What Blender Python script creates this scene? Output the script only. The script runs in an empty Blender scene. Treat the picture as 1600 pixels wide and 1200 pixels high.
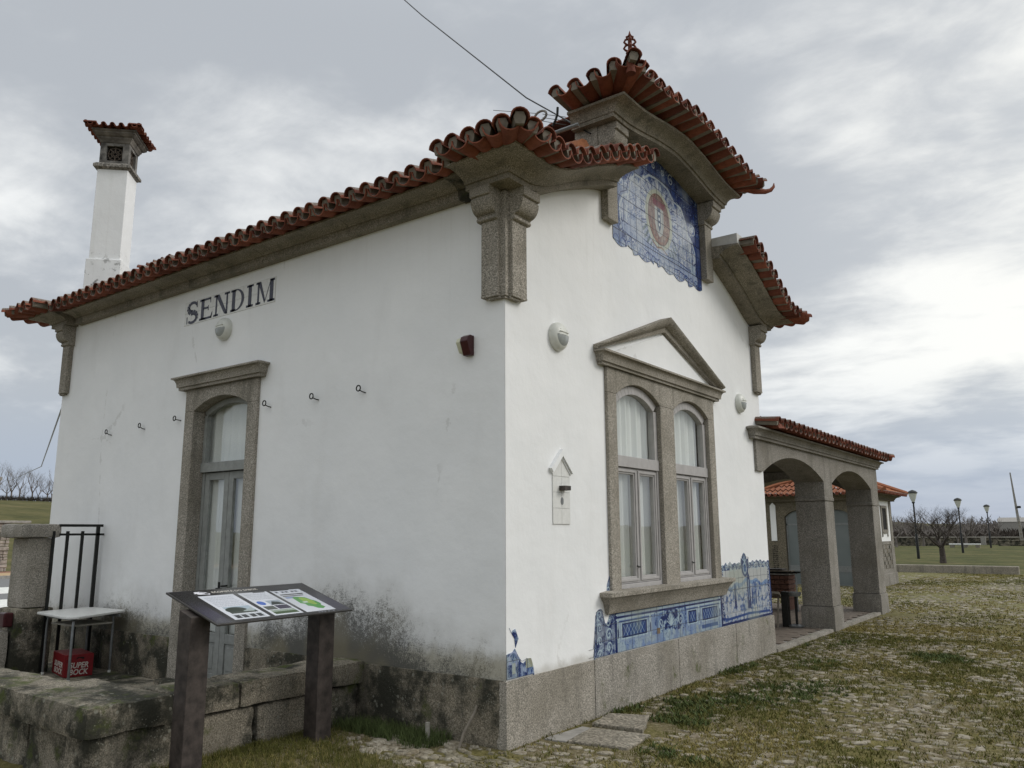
import bpy, math, random
import numpy as np
from mathutils import Vector, Matrix, noise as mnoise
S = bpy.context.scene
COL = S.collection
R = math.radians
rng = random.Random(7)
nr = np.random.default_rng(11)

# ------------------------------------------------------------------ camera
cd = bpy.data.cameras.new('camera'); cam = bpy.data.objects.new('camera', cd); COL.objects.link(cam)
cd.sensor_width = 36.0; cd.sensor_fit = 'HORIZONTAL'; cd.lens = 1244.7/1600*36; cd.clip_start = .05; cd.clip_end = 6000
_r = Vector((0.80365928, 0.59506985, -0.00486179)); _d = Vector((-0.11324252, 0.14490658, -0.98294365)); _f = Vector((-0.58421562, 0.79050234, 0.18384273))
m = Matrix((_r, -_d, -_f)).transposed().to_4x4(); m.translation = (3.95546744, -5.25363757, 1.65)
cam.matrix_world = m
S.camera = cam
S.view_settings.view_transform = 'Standard'; S.view_settings.look = 'None'
S.view_settings.gamma = 1; S.view_settings.use_curve_mapping = False
S.view_settings.exposure = 0.24

# ------------------------------------------------------------------ world and sun
SUN_AZ = Vector((.80, .55)).normalized(); SUN_EL = R(33)
SUN = Vector((SUN_AZ.x*math.cos(SUN_EL), SUN_AZ.y*math.cos(SUN_EL), math.sin(SUN_EL)))
w = bpy.data.worlds.new('World'); S.world = w; w.use_nodes = True
wt = w.node_tree; wt.nodes.clear()
def WN(t, **k):
    n = wt.nodes.new(t)
    for a, b in k.items(): setattr(n, a, b)
    return n
def wl(a, b): wt.links.new(a, b)
def wmath(op, a, b=None, clamp=False):
    n = WN('ShaderNodeMath', operation=op); n.use_clamp = clamp
    for i, v in enumerate((a, b)):
        if v is None: continue
        if isinstance(v, (int, float)): n.inputs[i].default_value = v
        else: wl(v, n.inputs[i])
    return n.outputs[0]
def wmr(v, a, b, c, d, smooth=True):
    n = WN('ShaderNodeMapRange'); n.interpolation_type = 'SMOOTHSTEP' if smooth else 'LINEAR'
    wl(v, n.inputs[0])
    for i, x in enumerate((a, b, c, d)): n.inputs[i+1].default_value = x
    return n.outputs[0]
def wmix(f, a, b):
    n = WN('ShaderNodeMix', data_type='RGBA')
    if isinstance(f, (int, float)): n.inputs[0].default_value = f
    else: wl(f, n.inputs[0])
    for i, v in ((6, a), (7, b)):
        if isinstance(v, tuple): n.inputs[i].default_value = (*v, 1)
        else: wl(v, n.inputs[i])
    return n.outputs[2]
sky = WN('ShaderNodeTexSky', sky_type='NISHITA', sun_disc=False)
sky.sun_elevation = SUN_EL; sky.sun_rotation = math.atan2(SUN_AZ.x, SUN_AZ.y)
bg1 = WN('ShaderNodeBackground'); bg1.inputs[1].default_value = 0.1; wl(sky.outputs[0], bg1.inputs[0])
tc = WN('ShaderNodeTexCoord'); nv = WN('ShaderNodeVectorMath', operation='NORMALIZE'); wl(tc.outputs['Generated'], nv.inputs[0])
sep = WN('ShaderNodeSeparateXYZ'); wl(nv.outputs[0], sep.inputs[0])
zc = wmath('MAXIMUM', sep.outputs[2], 0.0)
den = wmath('ADD', zc, 0.16)
cx = wmath('DIVIDE', sep.outputs[0], den); cy = wmath('DIVIDE', sep.outputs[1], den)
cmb = WN('ShaderNodeCombineXYZ'); wl(cx, cmb.inputs[0]); wl(cy, cmb.inputs[1])
def wnoise(scale, det, rough, off, dist=0.0, st=(1, 1, 1)):
    mp = WN('ShaderNodeMapping'); mp.inputs['Location'].default_value = off; mp.inputs['Scale'].default_value = st; wl(cmb.outputs[0], mp.inputs[0])
    n = WN('ShaderNodeTexNoise'); n.inputs['Scale'].default_value = scale; n.inputs['Detail'].default_value = det
    n.inputs['Roughness'].default_value = rough; n.inputs['Distortion'].default_value = dist
    wl(mp.outputs[0], n.inputs['Vector']); return n.outputs[0]
n1 = wnoise(1.05, 8, .52, (3.1, 1.7, 0), .25)
n2 = wnoise(.42, 4, .5, (8.3, 2.2, 4))
n3 = wnoise(3.2, 7, .6, (1.3, 5.2, 2), .3, (1, 1.3, 1))
dt = WN('ShaderNodeVectorMath', operation='DOT_PRODUCT'); wl(nv.outputs[0], dt.inputs[0]); dt.inputs[1].default_value = (.52, .80, .30)
glow = wmr(dt.outputs['Value'], .55, 1.0, 0, 1)
mixn = wmath('ADD', wmath('MULTIPLY', n1, .5), wmath('ADD', wmath('MULTIPLY', n2, .32), wmath('MULTIPLY', n3, .18)))
cl = wmr(mixn, .455, .60, 0, 1)
clg = wmath('ADD', cl, wmath('MULTIPLY', glow, .30), clamp=True)
base = wmix(clg, (.425, .450, .480), (.84, .85, .84))
base = wmix(wmath('MULTIPLY', glow, wmr(mixn, .44, .58, .05, 1)), base, (.93, .915, .85))
hz = wmr(sep.outputs[2], .02, .19, 1, 0)
base = wmix(wmath('MULTIPLY', hz, .85), base, (.335, .395, .51))
zen = wmr(sep.outputs[2], .55, 1.0, 1.0, 2.4)
vm = WN('ShaderNodeVectorMath', operation='SCALE'); wl(base, vm.inputs[0]); wl(zen, vm.inputs['Scale'])
bg2 = WN('ShaderNodeBackground'); bg2.inputs[1].default_value = 1.0; wl(vm.outputs[0], bg2.inputs[0])
ms = WN('ShaderNodeMixShader'); ms.inputs[0].default_value = .92; wl(bg1.outputs[0], ms.inputs[1]); wl(bg2.outputs[0], ms.inputs[2])
wo = WN('ShaderNodeOutputWorld'); wl(ms.outputs[0], wo.inputs[0])
sl = bpy.data.lights.new('sun', 'SUN'); sl.energy = 1.1; sl.angle = R(22); sl.color = (1, .965, .91)
so = bpy.data.objects.new('sun', sl); COL.objects.link(so); so.rotation_euler = (-SUN).to_track_quat('-Z', 'Y').to_euler()

# ------------------------------------------------------------------ materials
class Mt:
    def __init__(s, name):
        s.m = bpy.data.materials.new(name); s.m.use_nodes = True; s.t = s.m.node_tree; s.t.nodes.clear()
        s.o = s.t.nodes.new('ShaderNodeOutputMaterial'); s._p = None
    def n(s, t, **k):
        x = s.t.nodes.new(t)
        for a, b in k.items(): setattr(x, a, b)
        return x
    def l(s, a, b): s.t.links.new(a, b)
    def put(s, v, inp):
        if v is None: return
        if isinstance(v, (int, float)): inp.default_value = v
        elif isinstance(v, tuple): inp.default_value = (*v, 1) if len(inp.default_value) == 4 and len(v) == 3 else v
        else: s.l(v, inp)
    def pos(s):
        if s._p is None: s._p = s.n('ShaderNodeNewGeometry')
        return s._p.outputs['Position']
    def nz(s):
        s.pos(); q = s.n('ShaderNodeSeparateXYZ'); s.l(s._p.outputs['Normal'], q.inputs[0]); return q.outputs[2]
    def xyz(s):
        q = s.n('ShaderNodeSeparateXYZ'); s.l(s.pos(), q.inputs[0]); return q.outputs
    def rand(s): return s.n('ShaderNodeObjectInfo').outputs['Random']
    def map(s, sc=(1, 1, 1), loc=(0, 0, 0), v=None):
        q = s.n('ShaderNodeMapping'); s.l(v or s.pos(), q.inputs[0]); q.inputs['Scale'].default_value = sc; q.inputs['Location'].default_value = loc
        return q.outputs[0]
    def noise(s, scale, det=3, rough=.55, v=None, dist=0):
        q = s.n('ShaderNodeTexNoise'); s.l(v or s.pos(), q.inputs['Vector'])
        q.inputs['Scale'].default_value = scale; q.inputs['Detail'].default_value = det; q.inputs['Roughness'].default_value = rough; q.inputs['Distortion'].default_value = dist
        return q.outputs[0]
    def vor(s, scale, v=None, feature='F1', out='Distance'):
        q = s.n('ShaderNodeTexVoronoi', feature=feature); s.l(v or s.pos(), q.inputs['Vector']); q.inputs['Scale'].default_value = scale
        return q.outputs[out]
    def ma(s, op, a, b=None, clamp=False):
        q = s.n('ShaderNodeMath', operation=op); q.use_clamp = clamp
        s.put(a, q.inputs[0]); s.put(b, q.inputs[1]); return q.outputs[0]
    def mr(s, v, a, b, c=0., d=1., sm=True):
        q = s.n('ShaderNodeMapRange'); q.interpolation_type = 'SMOOTHSTEP' if sm else 'LINEAR'
        s.put(v, q.inputs[0])
        for i, x in enumerate((a, b, c, d)): s.put(float(x), q.inputs[i+1])
        return q.outputs[0]
    def mix(s, f, a, b):
        q = s.n('ShaderNodeMix', data_type='RGBA'); s.put(f, q.inputs[0]); s.put(a, q.inputs[6]); s.put(b, q.inputs[7]); return q.outputs[2]
    def ramp(s, f, st, mode='LINEAR'):
        q = s.n('ShaderNodeValToRGB'); s.l(f, q.inputs[0]); e = q.color_ramp; e.interpolation = mode
        while len(e.elements) < len(st): e.elements.new(.5)
        for el, (p, c) in zip(e.elements, st):
            el.position = p; el.color = (*c, 1) if isinstance(c, tuple) else (c, c, c, 1)
        return q.outputs[0]
    def bump(s, h, st=.3, d=.01, nrm=None):
        q = s.n('ShaderNodeBump'); q.inputs['Strength'].default_value = st; q.inputs['Distance'].default_value = d; s.l(h, q.inputs['Height'])
        if nrm is not None: s.l(nrm, q.inputs['Normal'])
        return q.outputs[0]
    def out(s, color, rough=.8, nrm=None, metal=0., spec=.3, **kw):
        b = s.n('ShaderNodeBsdfPrincipled'); s.put(color, b.inputs['Base Color']); s.put(rough, b.inputs['Roughness']); s.put(metal, b.inputs['Metallic'])
        b.inputs['Specular IOR Level'].default_value = spec
        for k, v in kw.items(): s.put(v, b.inputs[k])
        if nrm is not None: s.l(nrm, b.inputs['Normal'])
        s.l(b.outputs[0], s.o.inputs[0]); return s.m

def simple(name, c, rough=.6, metal=0., var=.12, sc=30, spec=.35, bump=.0):
    M = Mt(name); n = M.noise(sc, 4, .6)
    c2 = tuple(min(1, x*(1-var*2)) for x in c); c3 = tuple(min(1, x*(1+var)) for x in c)
    col = M.ramp(n, [(.3, c2), (.7, c3)])
    return M.out(col, rough, M.bump(n, bump, .004) if bump else None, metal, spec)

def plaster(name, stain):
    M = Mt(name); X, Y_, Z_ = M.xyz()
    big = M.noise(1.1, 4, .55); mid = M.noise(5, 5, .6); fine = M.noise(140, 3, .6)
    col = M.ramp(big, [(.3, (.79, .80, .80)), (.7, (.86, .865, .86))])
    col = M.mix(M.mr(M.noise(2.4, 5, .6, M.map((1, 1, .35))), .52, .75, 0, .28), col, (.68, .68, .665))
    drip = M.noise(9, 4, .7, M.map((1, 1, .05)))
    col = M.mix(M.mr(drip, .60, .80, 0, .10), col, (.6, .6, .57))
    # dirt rising from the plinth
    if stain == 'south':
        t = M.mr(X, -8, 0, 0, 1, False)
        H = M.ramp(t, [(0, .42), (.17, .40), (.25, .70), (.33, .50), (.42, .24), (.55, .28), (.66, .75), (.74, .98), (.82, .92), (.90, .42), (1, .26)])
        q = M.n('ShaderNodeSeparateColor'); M.l(H, q.inputs[0]); H = q.outputs[0]
        lo = M.noise(2.6, 4, .6, M.map((1.1, 1, 1)))
        H = M.ma('MULTIPLY', H, .70)
        dz = M.ma('SUBTRACT', Z_, .50)
        v = M.ma('SUBTRACT', M.ma('ADD', H, M.ma('MULTIPLY', M.ma('SUBTRACT', lo, .5), .75)), dz)
        sp = M.ma('ADD', M.ma('MULTIPLY', M.noise(85, 3, .7), .55), M.ma('MULTIPLY', M.noise(22, 4, .7), .45))
        v2 = M.ma('ADD', v, M.ma('MULTIPLY', M.ma('SUBTRACT', sp, .5), 1.9))
        k = M.mr(v2, -.02, .42)
        soft = M.mr(v, -.30, .14, 0, .34)
        col = M.mix(soft, col, (.40, .39, .355)); bb = M.ma('SUBTRACT', M.ma('ADD', .13, M.ma('MULTIPLY', M.noise(7, 5, .7, M.map((1, 1, .5))), .22)), dz); col = M.mix(M.mr(bb, -.02, .14, 0, .75), col, M.mix(M.noise(30, 3), (.22, .195, .12), (.42, .39, .30)))
        brown = M.noise(1.3, 2)
        dk = M.mix(M.mr(brown, .45, .6), (.075, .075, .068), (.14, .125, .085))
        col = M.mix(M.ma('MULTIPLY', k, M.mr(v, -.30, .25, .08, .90)), col, dk)
    elif stain == 'east':
        lo = M.noise(4, 4)
        v = M.ma('SUBTRACT', M.ma('MULTIPLY', lo, .16), M.ma('SUBTRACT', Z_, .51))
        col = M.mix(M.mr(v, 0, .09, 0, .55), col, (.36, .34, .29))
    elif stain == 'chimney':
        sp = M.noise(9, 6, .7)
        v = M.ma('MULTIPLY', M.mr(sp, .55, .66), M.mr(Z_, 5.9, 5.4))
        col = M.mix(v, col, (.2, .2, .19))
    h = M.ma('ADD', M.ma('ADD', M.ma('MULTIPLY', mid, 1.0), M.ma('MULTIPLY', fine, .12)), M.ma('MULTIPLY', M.noise(1.6, 2), 2.5))
    cr = M.vor(.55, M.map((1, 1, .7), (3, 5, 2)), 'DISTANCE_TO_EDGE'); wob = M.noise(7, 5, .7)
    col = M.mix(M.ma('MULTIPLY', M.mr(M.ma('ADD', cr, M.ma('MULTIPLY', M.ma('SUBTRACT', wob, .5), .10)), .0, .004, 1, 0), M.mr(M.noise(.8, 2), .52, .62, 0, .30)), col, (.45, .44, .41))
    col = M.mix(M.ma('MULTIPLY', M.mr(M.noise(14, 4, .6, M.map((1, 1, .03))), .52, .72), M.mr(Z_, 3.8, 4.7, 0, .13)), col, (.55, .54, .50))
    return M.out(col, .88, M.bump(h, .3, .02), 0, .2)

def granite(name, tone=1.0, warm=0., moss=0., dark=0., streak=.3, sc=1.):
    M = Mt(name)
    sp = M.noise(95*sc, 2, .7); sp2 = M.noise(38*sc, 3, .6); big = M.noise(1.7, 4, .6)
    a = (.20*tone, (.19-.01*warm)*tone, (.172-.03*warm)*tone); b = (.40*tone, (.375-.02*warm)*tone, (.34-.05*warm)*tone)
    col = M.ramp(sp, [(.34, tuple(x*.45 for x in a)), (.46, a), (.62, b), (.74, tuple(min(1, x*1.35) for x in b))])
    col = M.mix(M.mr(sp2, .35, .65, 0, .38), col, a)
    col = M.mix(M.mr(big, .40, .66, 0, .45), col, (.125*tone, .112*tone, .085*tone))
    st = M.noise(6, 5, .65, M.map((1, 1, .18)))
    col = M.mix(M.mr(st, .50, .68, 0, streak), col, (.07, .068, .055))
    if dark:
        dn = M.noise(2.1, 6, .68); col = M.mix(M.mr(dn, .62-.34*dark, .72-.22*dark, 0, .93), col, (.026, .027, .020))
        li = M.vor(17); lf = M.noise(2.6, 3)
        ring = M.ma('MULTIPLY', M.mr(li, .20, .26, 1, 0), M.mr(lf, .49, .56))
        ring2 = M.ma('MULTIPLY', M.mr(M.vor(46), .18, .26, 1, 0), M.mr(M.noise(5, 3), .50, .60))
        rr = M.ma('MAXIMUM', ring, ring2)
        col = M.mix(M.ma('MULTIPLY', rr, .6), col, (.27, .265, .22))
    if moss:
        mn = M.noise(3.3, 6, .7); up = M.mr(M.nz(), -.3, .8, 0, 1)
        f = M.mr(M.ma('ADD', mn, M.ma('MULTIPLY', up, .16*moss)), .60-.1*moss, .72, 0, .85)
        mc = M.mix(M.noise(60, 3), (.035, .05, .012), (.10, .115, .03))
        col = M.mix(f, col, mc)
    h = M.ma('ADD', M.ma('MULTIPLY', sp, .35), sp2)
    h2 = M.ma('ADD', h, M.ma('MULTIPLY', M.noise(11, 4), 1.5)) if dark else h
    return M.out(col, .9, M.bump(h2, .55 if dark else .35, .012 if dark else .006), 0, .2)

def terracotta(name, base=(.185, .052, .031), lich=.58):
    M = Mt(name); r = M.rand(); n = M.noise(14, 5, .65); f = M.noise(70, 4, .7)
    col = M.mix(r, tuple(x*.55 for x in base), (base[0]*1.5, base[1]*1.75, base[2]*1.7))
    col = M.mix(M.mr(n, .4, .7, 0, .5), col, tuple(x*.5 for x in base))
    col = M.mix(M.mr(f, .5, .75, 0, .35), col, (.34, .15, .09))
    g = M.ma('ADD', M.ma('MULTIPLY', M.mr(M.nz(), .05, .7), .9), M.ma('ADD', M.ma('MULTIPLY', M.ma('SUBTRACT', M.noise(5.5, 5, .7), .5), 2.0), M.ma('MULTIPLY', M.ma('SUBTRACT', r, .5), .5)))
    col = M.mix(M.mr(g, 1.05-lich, 1.5-lich, 0, .85), col, M.mix(M.mr(f, .4, .6), (.09, .085, .075), (.25, .235, .20)))
    return M.out(col, .82, M.bump(n, .3, .005), 0, .25)

MAT = {}
def mk():
    D = MAT
    D['pl_s'] = plaster('white_plaster_stained', 'south'); D['pl_e'] = plaster('white_plaster', 'east'); D['pl'] = plaster('white_plaster_clean', ''); D['pl_c'] = plaster('chimney_plaster', 'chimney')
    D['gr'] = granite('granite', 1.28, .5); D['gr_d'] = granite('granite_cornice', 1.10, .9, 0, 0, .5); D['gr_l'] = granite('granite_light', 1.25, .3, .25, 0, .35)
    D['gr_m'] = granite('granite_mossy_plinth', .92, 1.4, .25, .62, .5); D['gr_p'] = granite('granite_lichen', 1.02, 1.2, .35, .58, .5); D['gr_a'] = granite('granite_arcade', 1.05, .2)
    D['slab'] = granite('worn_slab_stone', .95, 1.0, 0, .15, .4, .4); D['rend'] = granite('cement_render', .9, .1, 0, 0, .2, .3)
    D['tile'] = terracotta('terracotta'); D['tile2'] = terracotta('terracotta_orange', (.36, .13, .065), .1)
    D['mortar'] = simple('lime_mortar', (.20, .175, .14), .9, sc=20)
    D['frame'] = simple('grey_painted_timber', (.40, .385, .375), .55, var=.06, sc=12); D['dframe'] = simple('grey_green_timber', (.27, .28, .265), .55, var=.1, sc=12)
    D['black'] = simple('black_iron', (.015, .016, .014), .45, .3); D['dark'] = simple('dark_interior', (.012, .012, .012), .9)
    D['lampw'] = simple('ivory_plastic', (.66, .67, .62), .35, var=.03); D['lens'] = simple('grey_lens', (.34, .36, .35), .25, var=.05)
    D['maroon'] = simple('maroon_plastic', (.055, .012, .014), .3); D['cream'] = simple('cream_plastic', (.62, .62, .46), .4, var=.03)
    D['wood'] = simple('dark_stained_timber', (.058, .046, .040), .6, var=.3, sc=14, bump=.3)
    D['plate'] = simple('dark_metal_plate', (.050, .047, .045), .32, .3, var=.15)
    D['white'] = simple('white_laminate', (.68, .68, .65), .4, var=.06); D['steel'] = simple('grey_steel', (.23, .24, .24), .4, .6)
    D['red'] = simple('red_cardboard', (.20, .008, .012), .5, var=.15); D['print'] = simple('pale_print', (.55, .52, .47), .6, var=.05)
    D['brick'] = simple('dark_red_brick', (.13, .065, .045), .9, var=.25, sc=25, bump=.4)
    D['letter'] = simple('navy_glaze', (.030, .030, .052), .25, var=.2)
    D['concrete'] = simple('concrete', (.30, .285, .26), .9, var=.15, sc=8, bump=.2)
    D['pipe'] = simple('plastic_pipe', (.36, .34, .29), .7)
    D['curtain'] = None
    M = Mt('white_curtain'); b = M.n('ShaderNodeBsdfDiffuse'); b.inputs[0].default_value = (.90, .905, .88, 1); t = M.n('ShaderNodeBsdfTranslucent'); t.inputs[0].default_value = (.5, .52, .5, 1)
    x = M.n('ShaderNodeMixShader'); x.inputs[0].default_value = .2; M.l(b.outputs[0], x.inputs[1]); M.l(t.outputs[0], x.inputs[2]); M.l(x.outputs[0], M.o.inputs[0]); D['curtain'] = M.m
    M = Mt('window_glass'); f = M.n('ShaderNodeFresnel'); f.inputs[0].default_value = 1.5
    tr = M.n('ShaderNodeBsdfTransparent'); tr.inputs[0].default_value = (.985, .995, .99, 1); gl = M.n('ShaderNodeBsdfGlossy'); gl.inputs['Roughness'].default_value = .015
    M.l(M.bump(M.noise(2.2, 2), .06, .02), gl.inputs['Normal'])
    x = M.n('ShaderNodeMixShader'); M.pos(); M.l(M.ma('MULTIPLY', M.ma('ADD', f.outputs[0], .12, True), M.ma('SUBTRACT', 1.0, M._p.outputs['Backfacing'])), x.inputs[0]); M.l(tr.outputs[0], x.inputs[1]); M.l(gl.outputs[0], x.inputs[2]); M.l(x.outputs[0], M.o.inputs[0]); D['glass'] = M.m
    M = Mt('frosted_door_glass'); c = M.ramp(M.noise(1.2, 2), [(.3, (.11, .13, .13)), (.7, (.16, .18, .18))]); D['frost'] = M.out(c, .3, None, 0, .5)
    # bark, twigs
    D['bark'] = simple('bark', (.075, .062, .052), .95, var=.3, sc=18, bump=.4)
    D['twig'] = simple('far_twigs', (.17, .15, .135), .95, var=.2, sc=2)
    # grass kinds
    for nm, a, b2 in (('grass', (.062, .068, .016), (.155, .148, .042)), ('dry_grass', (.165, .140, .045), (.32, .265, .10)), ('weed', (.040, .062, .020), (.11, .135, .048))):
        M = Mt(nm); n = M.noise(2.5, 3); n2 = M.noise(60, 2); D[nm] = M.out(M.mix(M.ma('ADD', M.ma('MULTIPLY', n, .5), M.ma('MULTIPLY', n2, .5)), a, b2), .8, None, 0, .15)
    M = Mt('cobble_stone'); n = M.noise(30, 4, .65); r = M.noise(5.5, 2)
    col = M.ramp(n, [(.32, (.125, .105, .075)), (.5, (.265, .235, .18)), (.7, (.42, .39, .32))])
    col = M.mix(M.mr(r, .4, .7, 0, .6), col, (.16, .125, .075)); col = M.mix(M.mr(M.noise(1.2, 4), .48, .66, 0, .6), col, (.10, .092, .045))
    D['cobble'] = M.out(col, .85, M.bump(n, .5, .006), 0, .25)
    # ground
    M = Mt('ground_soil'); X, Y_, Z_ = M.xyz()
    n = M.noise(1.0, 6, .65); f = M.noise(22, 5, .7); f2 = M.noise(7, 5, .7)
    ff = M.noise(75, 4, .75); soil = M.ramp(M.ma('ADD', M.ma('MULTIPLY', f, .5), M.ma('MULTIPLY', ff, .5)), [(.36, (.055, .044, .024)), (.5, (.135, .112, .060)), (.62, (.30, .265, .19))])
    grs = M.ramp(f, [(.3, (.055, .050, .017)), (.55, (.135, .12, .038)), (.75, (.24, .20, .085))])
    near = M.mix(M.mr(n, .44, .58, 0, .8), soil, grs)
    gv = M.ramp(M.noise(9, 6, .75, M.map((1, .6, 1))), [(.36, (.075, .072, .027)), (.50, (.14, .13, .052)), (.60, (.22, .20, .12)), (.72, (.38, .35, .27))])
    near = M.mix(M.mr(Y_, 8, 17), near, gv)
    n4 = M.noise(.22, 8, .72)
    lawn = M.ramp(n4, [(.32, (.050, .058, .020)), (.46, (.078, .084, .030)), (.56, (.12, .112, .045)), (.70, (.17, .14, .07))])
    lawn = M.mix(M.mr(M.noise(1.4, 6, .75), .40, .62, 0, .7), lawn, (.045, .048, .018))
    col = M.mix(M.mr(Y_, 31.2, 31.8), near, lawn)
    n5 = M.noise(.018, 6, .6, M.map((1, 3, 1)))
    field = M.ramp(n5, [(.35, (.065, .062, .035)), (.5, (.11, .09, .055)), (.62, (.085, .07, .05)), (.75, (.13, .105, .07))])
    col = M.mix(M.mr(Y_, 104, 108), col, field)
    hillc = M.ramp(n4, [(.3, (.052, .056, .022)), (.5, (.095, .09, .036)), (.7, (.15, .125, .06))])
    col = M.mix(M.mr(X, -38, -42), col, hillc)
    D['ground'] = M.out(col, .95, M.bump(f, .5, .02), 0, .1)
    M = Mt('road_asphalt'); n = M.noise(60, 4, .7); D['asphalt'] = M.out(M.ramp(n, [(.3, (.13, .13, .13)), (.7, (.21, .21, .21))]), .9)
    D['paint'] = simple('road_paint', (.70, .70, .66), .7, var=.1, sc=5)
    D['ochre'] = simple('ochre_paving', (.42, .30, .17), .9, var=.12, sc=2); D['redpave'] = simple('red_paving', (.26, .12, .085), .9, var=.1, sc=2)
    D['slate'] = simple('dry_stone', (.34, .30, .26), .9, var=.28, sc=4, bump=.3)
    D['paver'] = simple('clay_paver', (.165, .135, .108), .85, var=.18, sc=9, bump=.2)
    D['bush'] = simple('far_scrub', (.075, .062, .050), .95, var=.3, sc=.8)
    D['green'] = simple('far_hedge', (.03, .042, .018), .95, var=.3, sc=1.5)
mk()

# ------------------------------------------------------------------ object helpers
W = {}
def thing(name, label, cat, loc=(0, 0, 0), rz=0, group=None):
    o = bpy.data.objects.new(name, None); COL.objects.link(o); o.empty_display_size = .2
    o.location = loc; o.rotation_euler = (0, 0, rz); o['label'] = label; o['category'] = cat
    if group: o['group'] = group
    W[o] = Matrix.Translation(loc) @ Matrix.Rotation(rz, 4, 'Z'); return o
def tag(o, label, cat, group=None):
    o['label'] = label; o['category'] = cat
    if group: o['group'] = group
    return o
def link(name, me, parent=None, M=None, kind=None, label=None):
    o = bpy.data.objects.new(name, me); COL.objects.link(o); M = M or Matrix.Identity(4)
    if parent is not None:
        o.parent = parent; o.matrix_basis = W[parent].inverted() @ M
    else: o.matrix_basis = M
    W[o] = M
    if kind: o['kind'] = kind
    if label: o['label'] = label
    return o
def dup(root, loc, rz=0, label=None, group=None, scale=None):
    r = root.copy(); COL.objects.link(r); r.location = loc; r.rotation_euler = (0, 0, rz)
    if scale: r.scale = (scale,)*3
    if label: r['label'] = label
    if group: r['group'] = group
    for ch in list(root.children):
        c = ch.copy(); COL.objects.link(c); c.parent = r
        for g in ch.children:
            d = g.copy(); COL.objects.link(d); d.parent = c
    return r

class MB:
    """collects verts and faces; T maps local (u, v, w) to world"""
    def __init__(s, T=None): s.v = []; s.f = []; s.T = T or (lambda a, b, c: (a, b, c))
    def add(s, vs, fs):
        o = len(s.v); s.v += [s.T(*v) for v in vs]; s.f += [tuple(i+o for i in f) for f in fs]; return s
    def box(s, x0, x1, y0, y1, z0, z1, ch=0.):
        if ch <= 0:
            return s.add([(x0, y0, z0), (x1, y0, z0), (x1, y1, z0), (x0, y1, z0), (x0, y0, z1), (x1, y0, z1), (x1, y1, z1), (x0, y1, z1)],
                         [(0, 3, 2, 1), (4, 5, 6, 7), (0, 1, 5, 4), (1, 2, 6, 5), (2, 3, 7, 6), (3, 0, 4, 7)])
        vs = []; c = ch
        for z, k in ((z0, c), (z0+c, 0), (z1-c, 0), (z1, c)):
            vs += [(x0+k, y0+c, z), (x0+c, y0+k, z), (x1-c, y0+k, z), (x1-k, y0+c, z), (x1-k, y1-c, z), (x1-c, y1-k, z), (x0+c, y1-k, z), (x0+k, y1-c, z)]
        fs = [tuple(range(7, -1, -1)), tuple(range(24, 32))]
        for r in range(3):
            for i in range(8): j = (i+1) % 8; fs.append((r*8+i, r*8+j, r*8+8+j, r*8+8+i))
        return s.add(vs, fs)
    def prism(s, poly, w0, w1):
        n = len(poly); vs = [(a, b, w0) for a, b in poly]+[(a, b, w1) for a, b in poly]
        return s.add(vs, [tuple(range(n-1, -1, -1)), tuple(range(n, 2*n))]+[(i, (i+1) % n, n+(i+1) % n, n+i) for i in range(n)])
    def tube(s, pts, r, n=8, cap=True):
        pts = [Vector(p) for p in pts]; k = len(pts); rs = r if isinstance(r, (list, tuple)) else [r]*k
        vs = []; up = None
        for i, p in enumerate(pts):
            d = (pts[min(i+1, k-1)]-pts[max(i-1, 0)]).normalized()
            a = up if up is not None else (Vector((0, 0, 1)) if abs(d.z) < .9 else Vector((1, 0, 0)))
            e = d.cross(a).normalized(); g = e.cross(d).normalized(); up = g
            for j in range(n):
                t = 2*math.pi*j/n; q = p+(e*math.cos(t)+g*math.sin(t))*rs[i]; vs.append(tuple(q))
        fs = [(i*n+j, i*n+(j+1) % n, (i+1)*n+(j+1) % n, (i+1)*n+j) for i in range(k-1) for j in range(n)]
        if cap: fs += [tuple(range(n-1, -1, -1)), tuple(range((k-1)*n, k*n))]
        return s.add(vs, fs)
    def lathe(s, prof, n=16, c=(0, 0, 0)):
        k = len(prof); vs = [(c[0]+r*math.cos(2*math.pi*j/n), c[1]+r*math.sin(2*math.pi*j/n), c[2]+z) for r, z in prof for j in range(n)]
        fs = [(i*n+j, i*n+(j+1) % n, (i+1)*n+(j+1) % n, (i+1)*n+j) for i in range(k-1) for j in range(n)]
        return s.add(vs, fs+[tuple(range(n-1, -1, -1)), tuple(range((k-1)*n, k*n))])
    def sweep(s, path, prof, cap=True):
        """path: (x, y, z, nx, ny); prof: (out, up)"""
        k = len(prof); vs = [(x+nx*a, y+ny*a, z+b) for x, y, z, nx, ny in path for a, b in prof]
        fs = [(i*k+j, i*k+j+1, (i+1)*k+j+1, (i+1)*k+j) for i in range(len(path)-1) for j in range(k-1)]
        if cap: fs += [tuple(range(k)), tuple(range((len(path)-1)*k+k-1, (len(path)-1)*k-1, -1))]
        return s.add(vs, fs)
    def mesh(s, name, mat, smooth=False):
        me = bpy.data.meshes.new(name); me.from_pydata([tuple(v) for v in s.v], [], s.f); me.materials.append(MAT[mat] if isinstance(mat, str) else mat)
        if smooth:
            me.polygons.foreach_set('use_smooth', [True]*len(me.polygons))
            me.set_sharp_from_angle(angle=R(35))
        return me
    def ob(s, name, mat, parent=None, smooth=False, kind=None, label=None, bevel=0):
        o = link(name, s.mesh(name, mat, smooth), parent, None, kind, label)
        if bevel:
            b = o.modifiers.new('b', 'BEVEL'); b.width = bevel; b.segments = 2; b.limit_method = 'ANGLE'; b.angle_limit = R(40)
        return o
TB = lambda u, v, w: (w, u, v)      # facade east: u along y, v up, w outward +x
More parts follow.
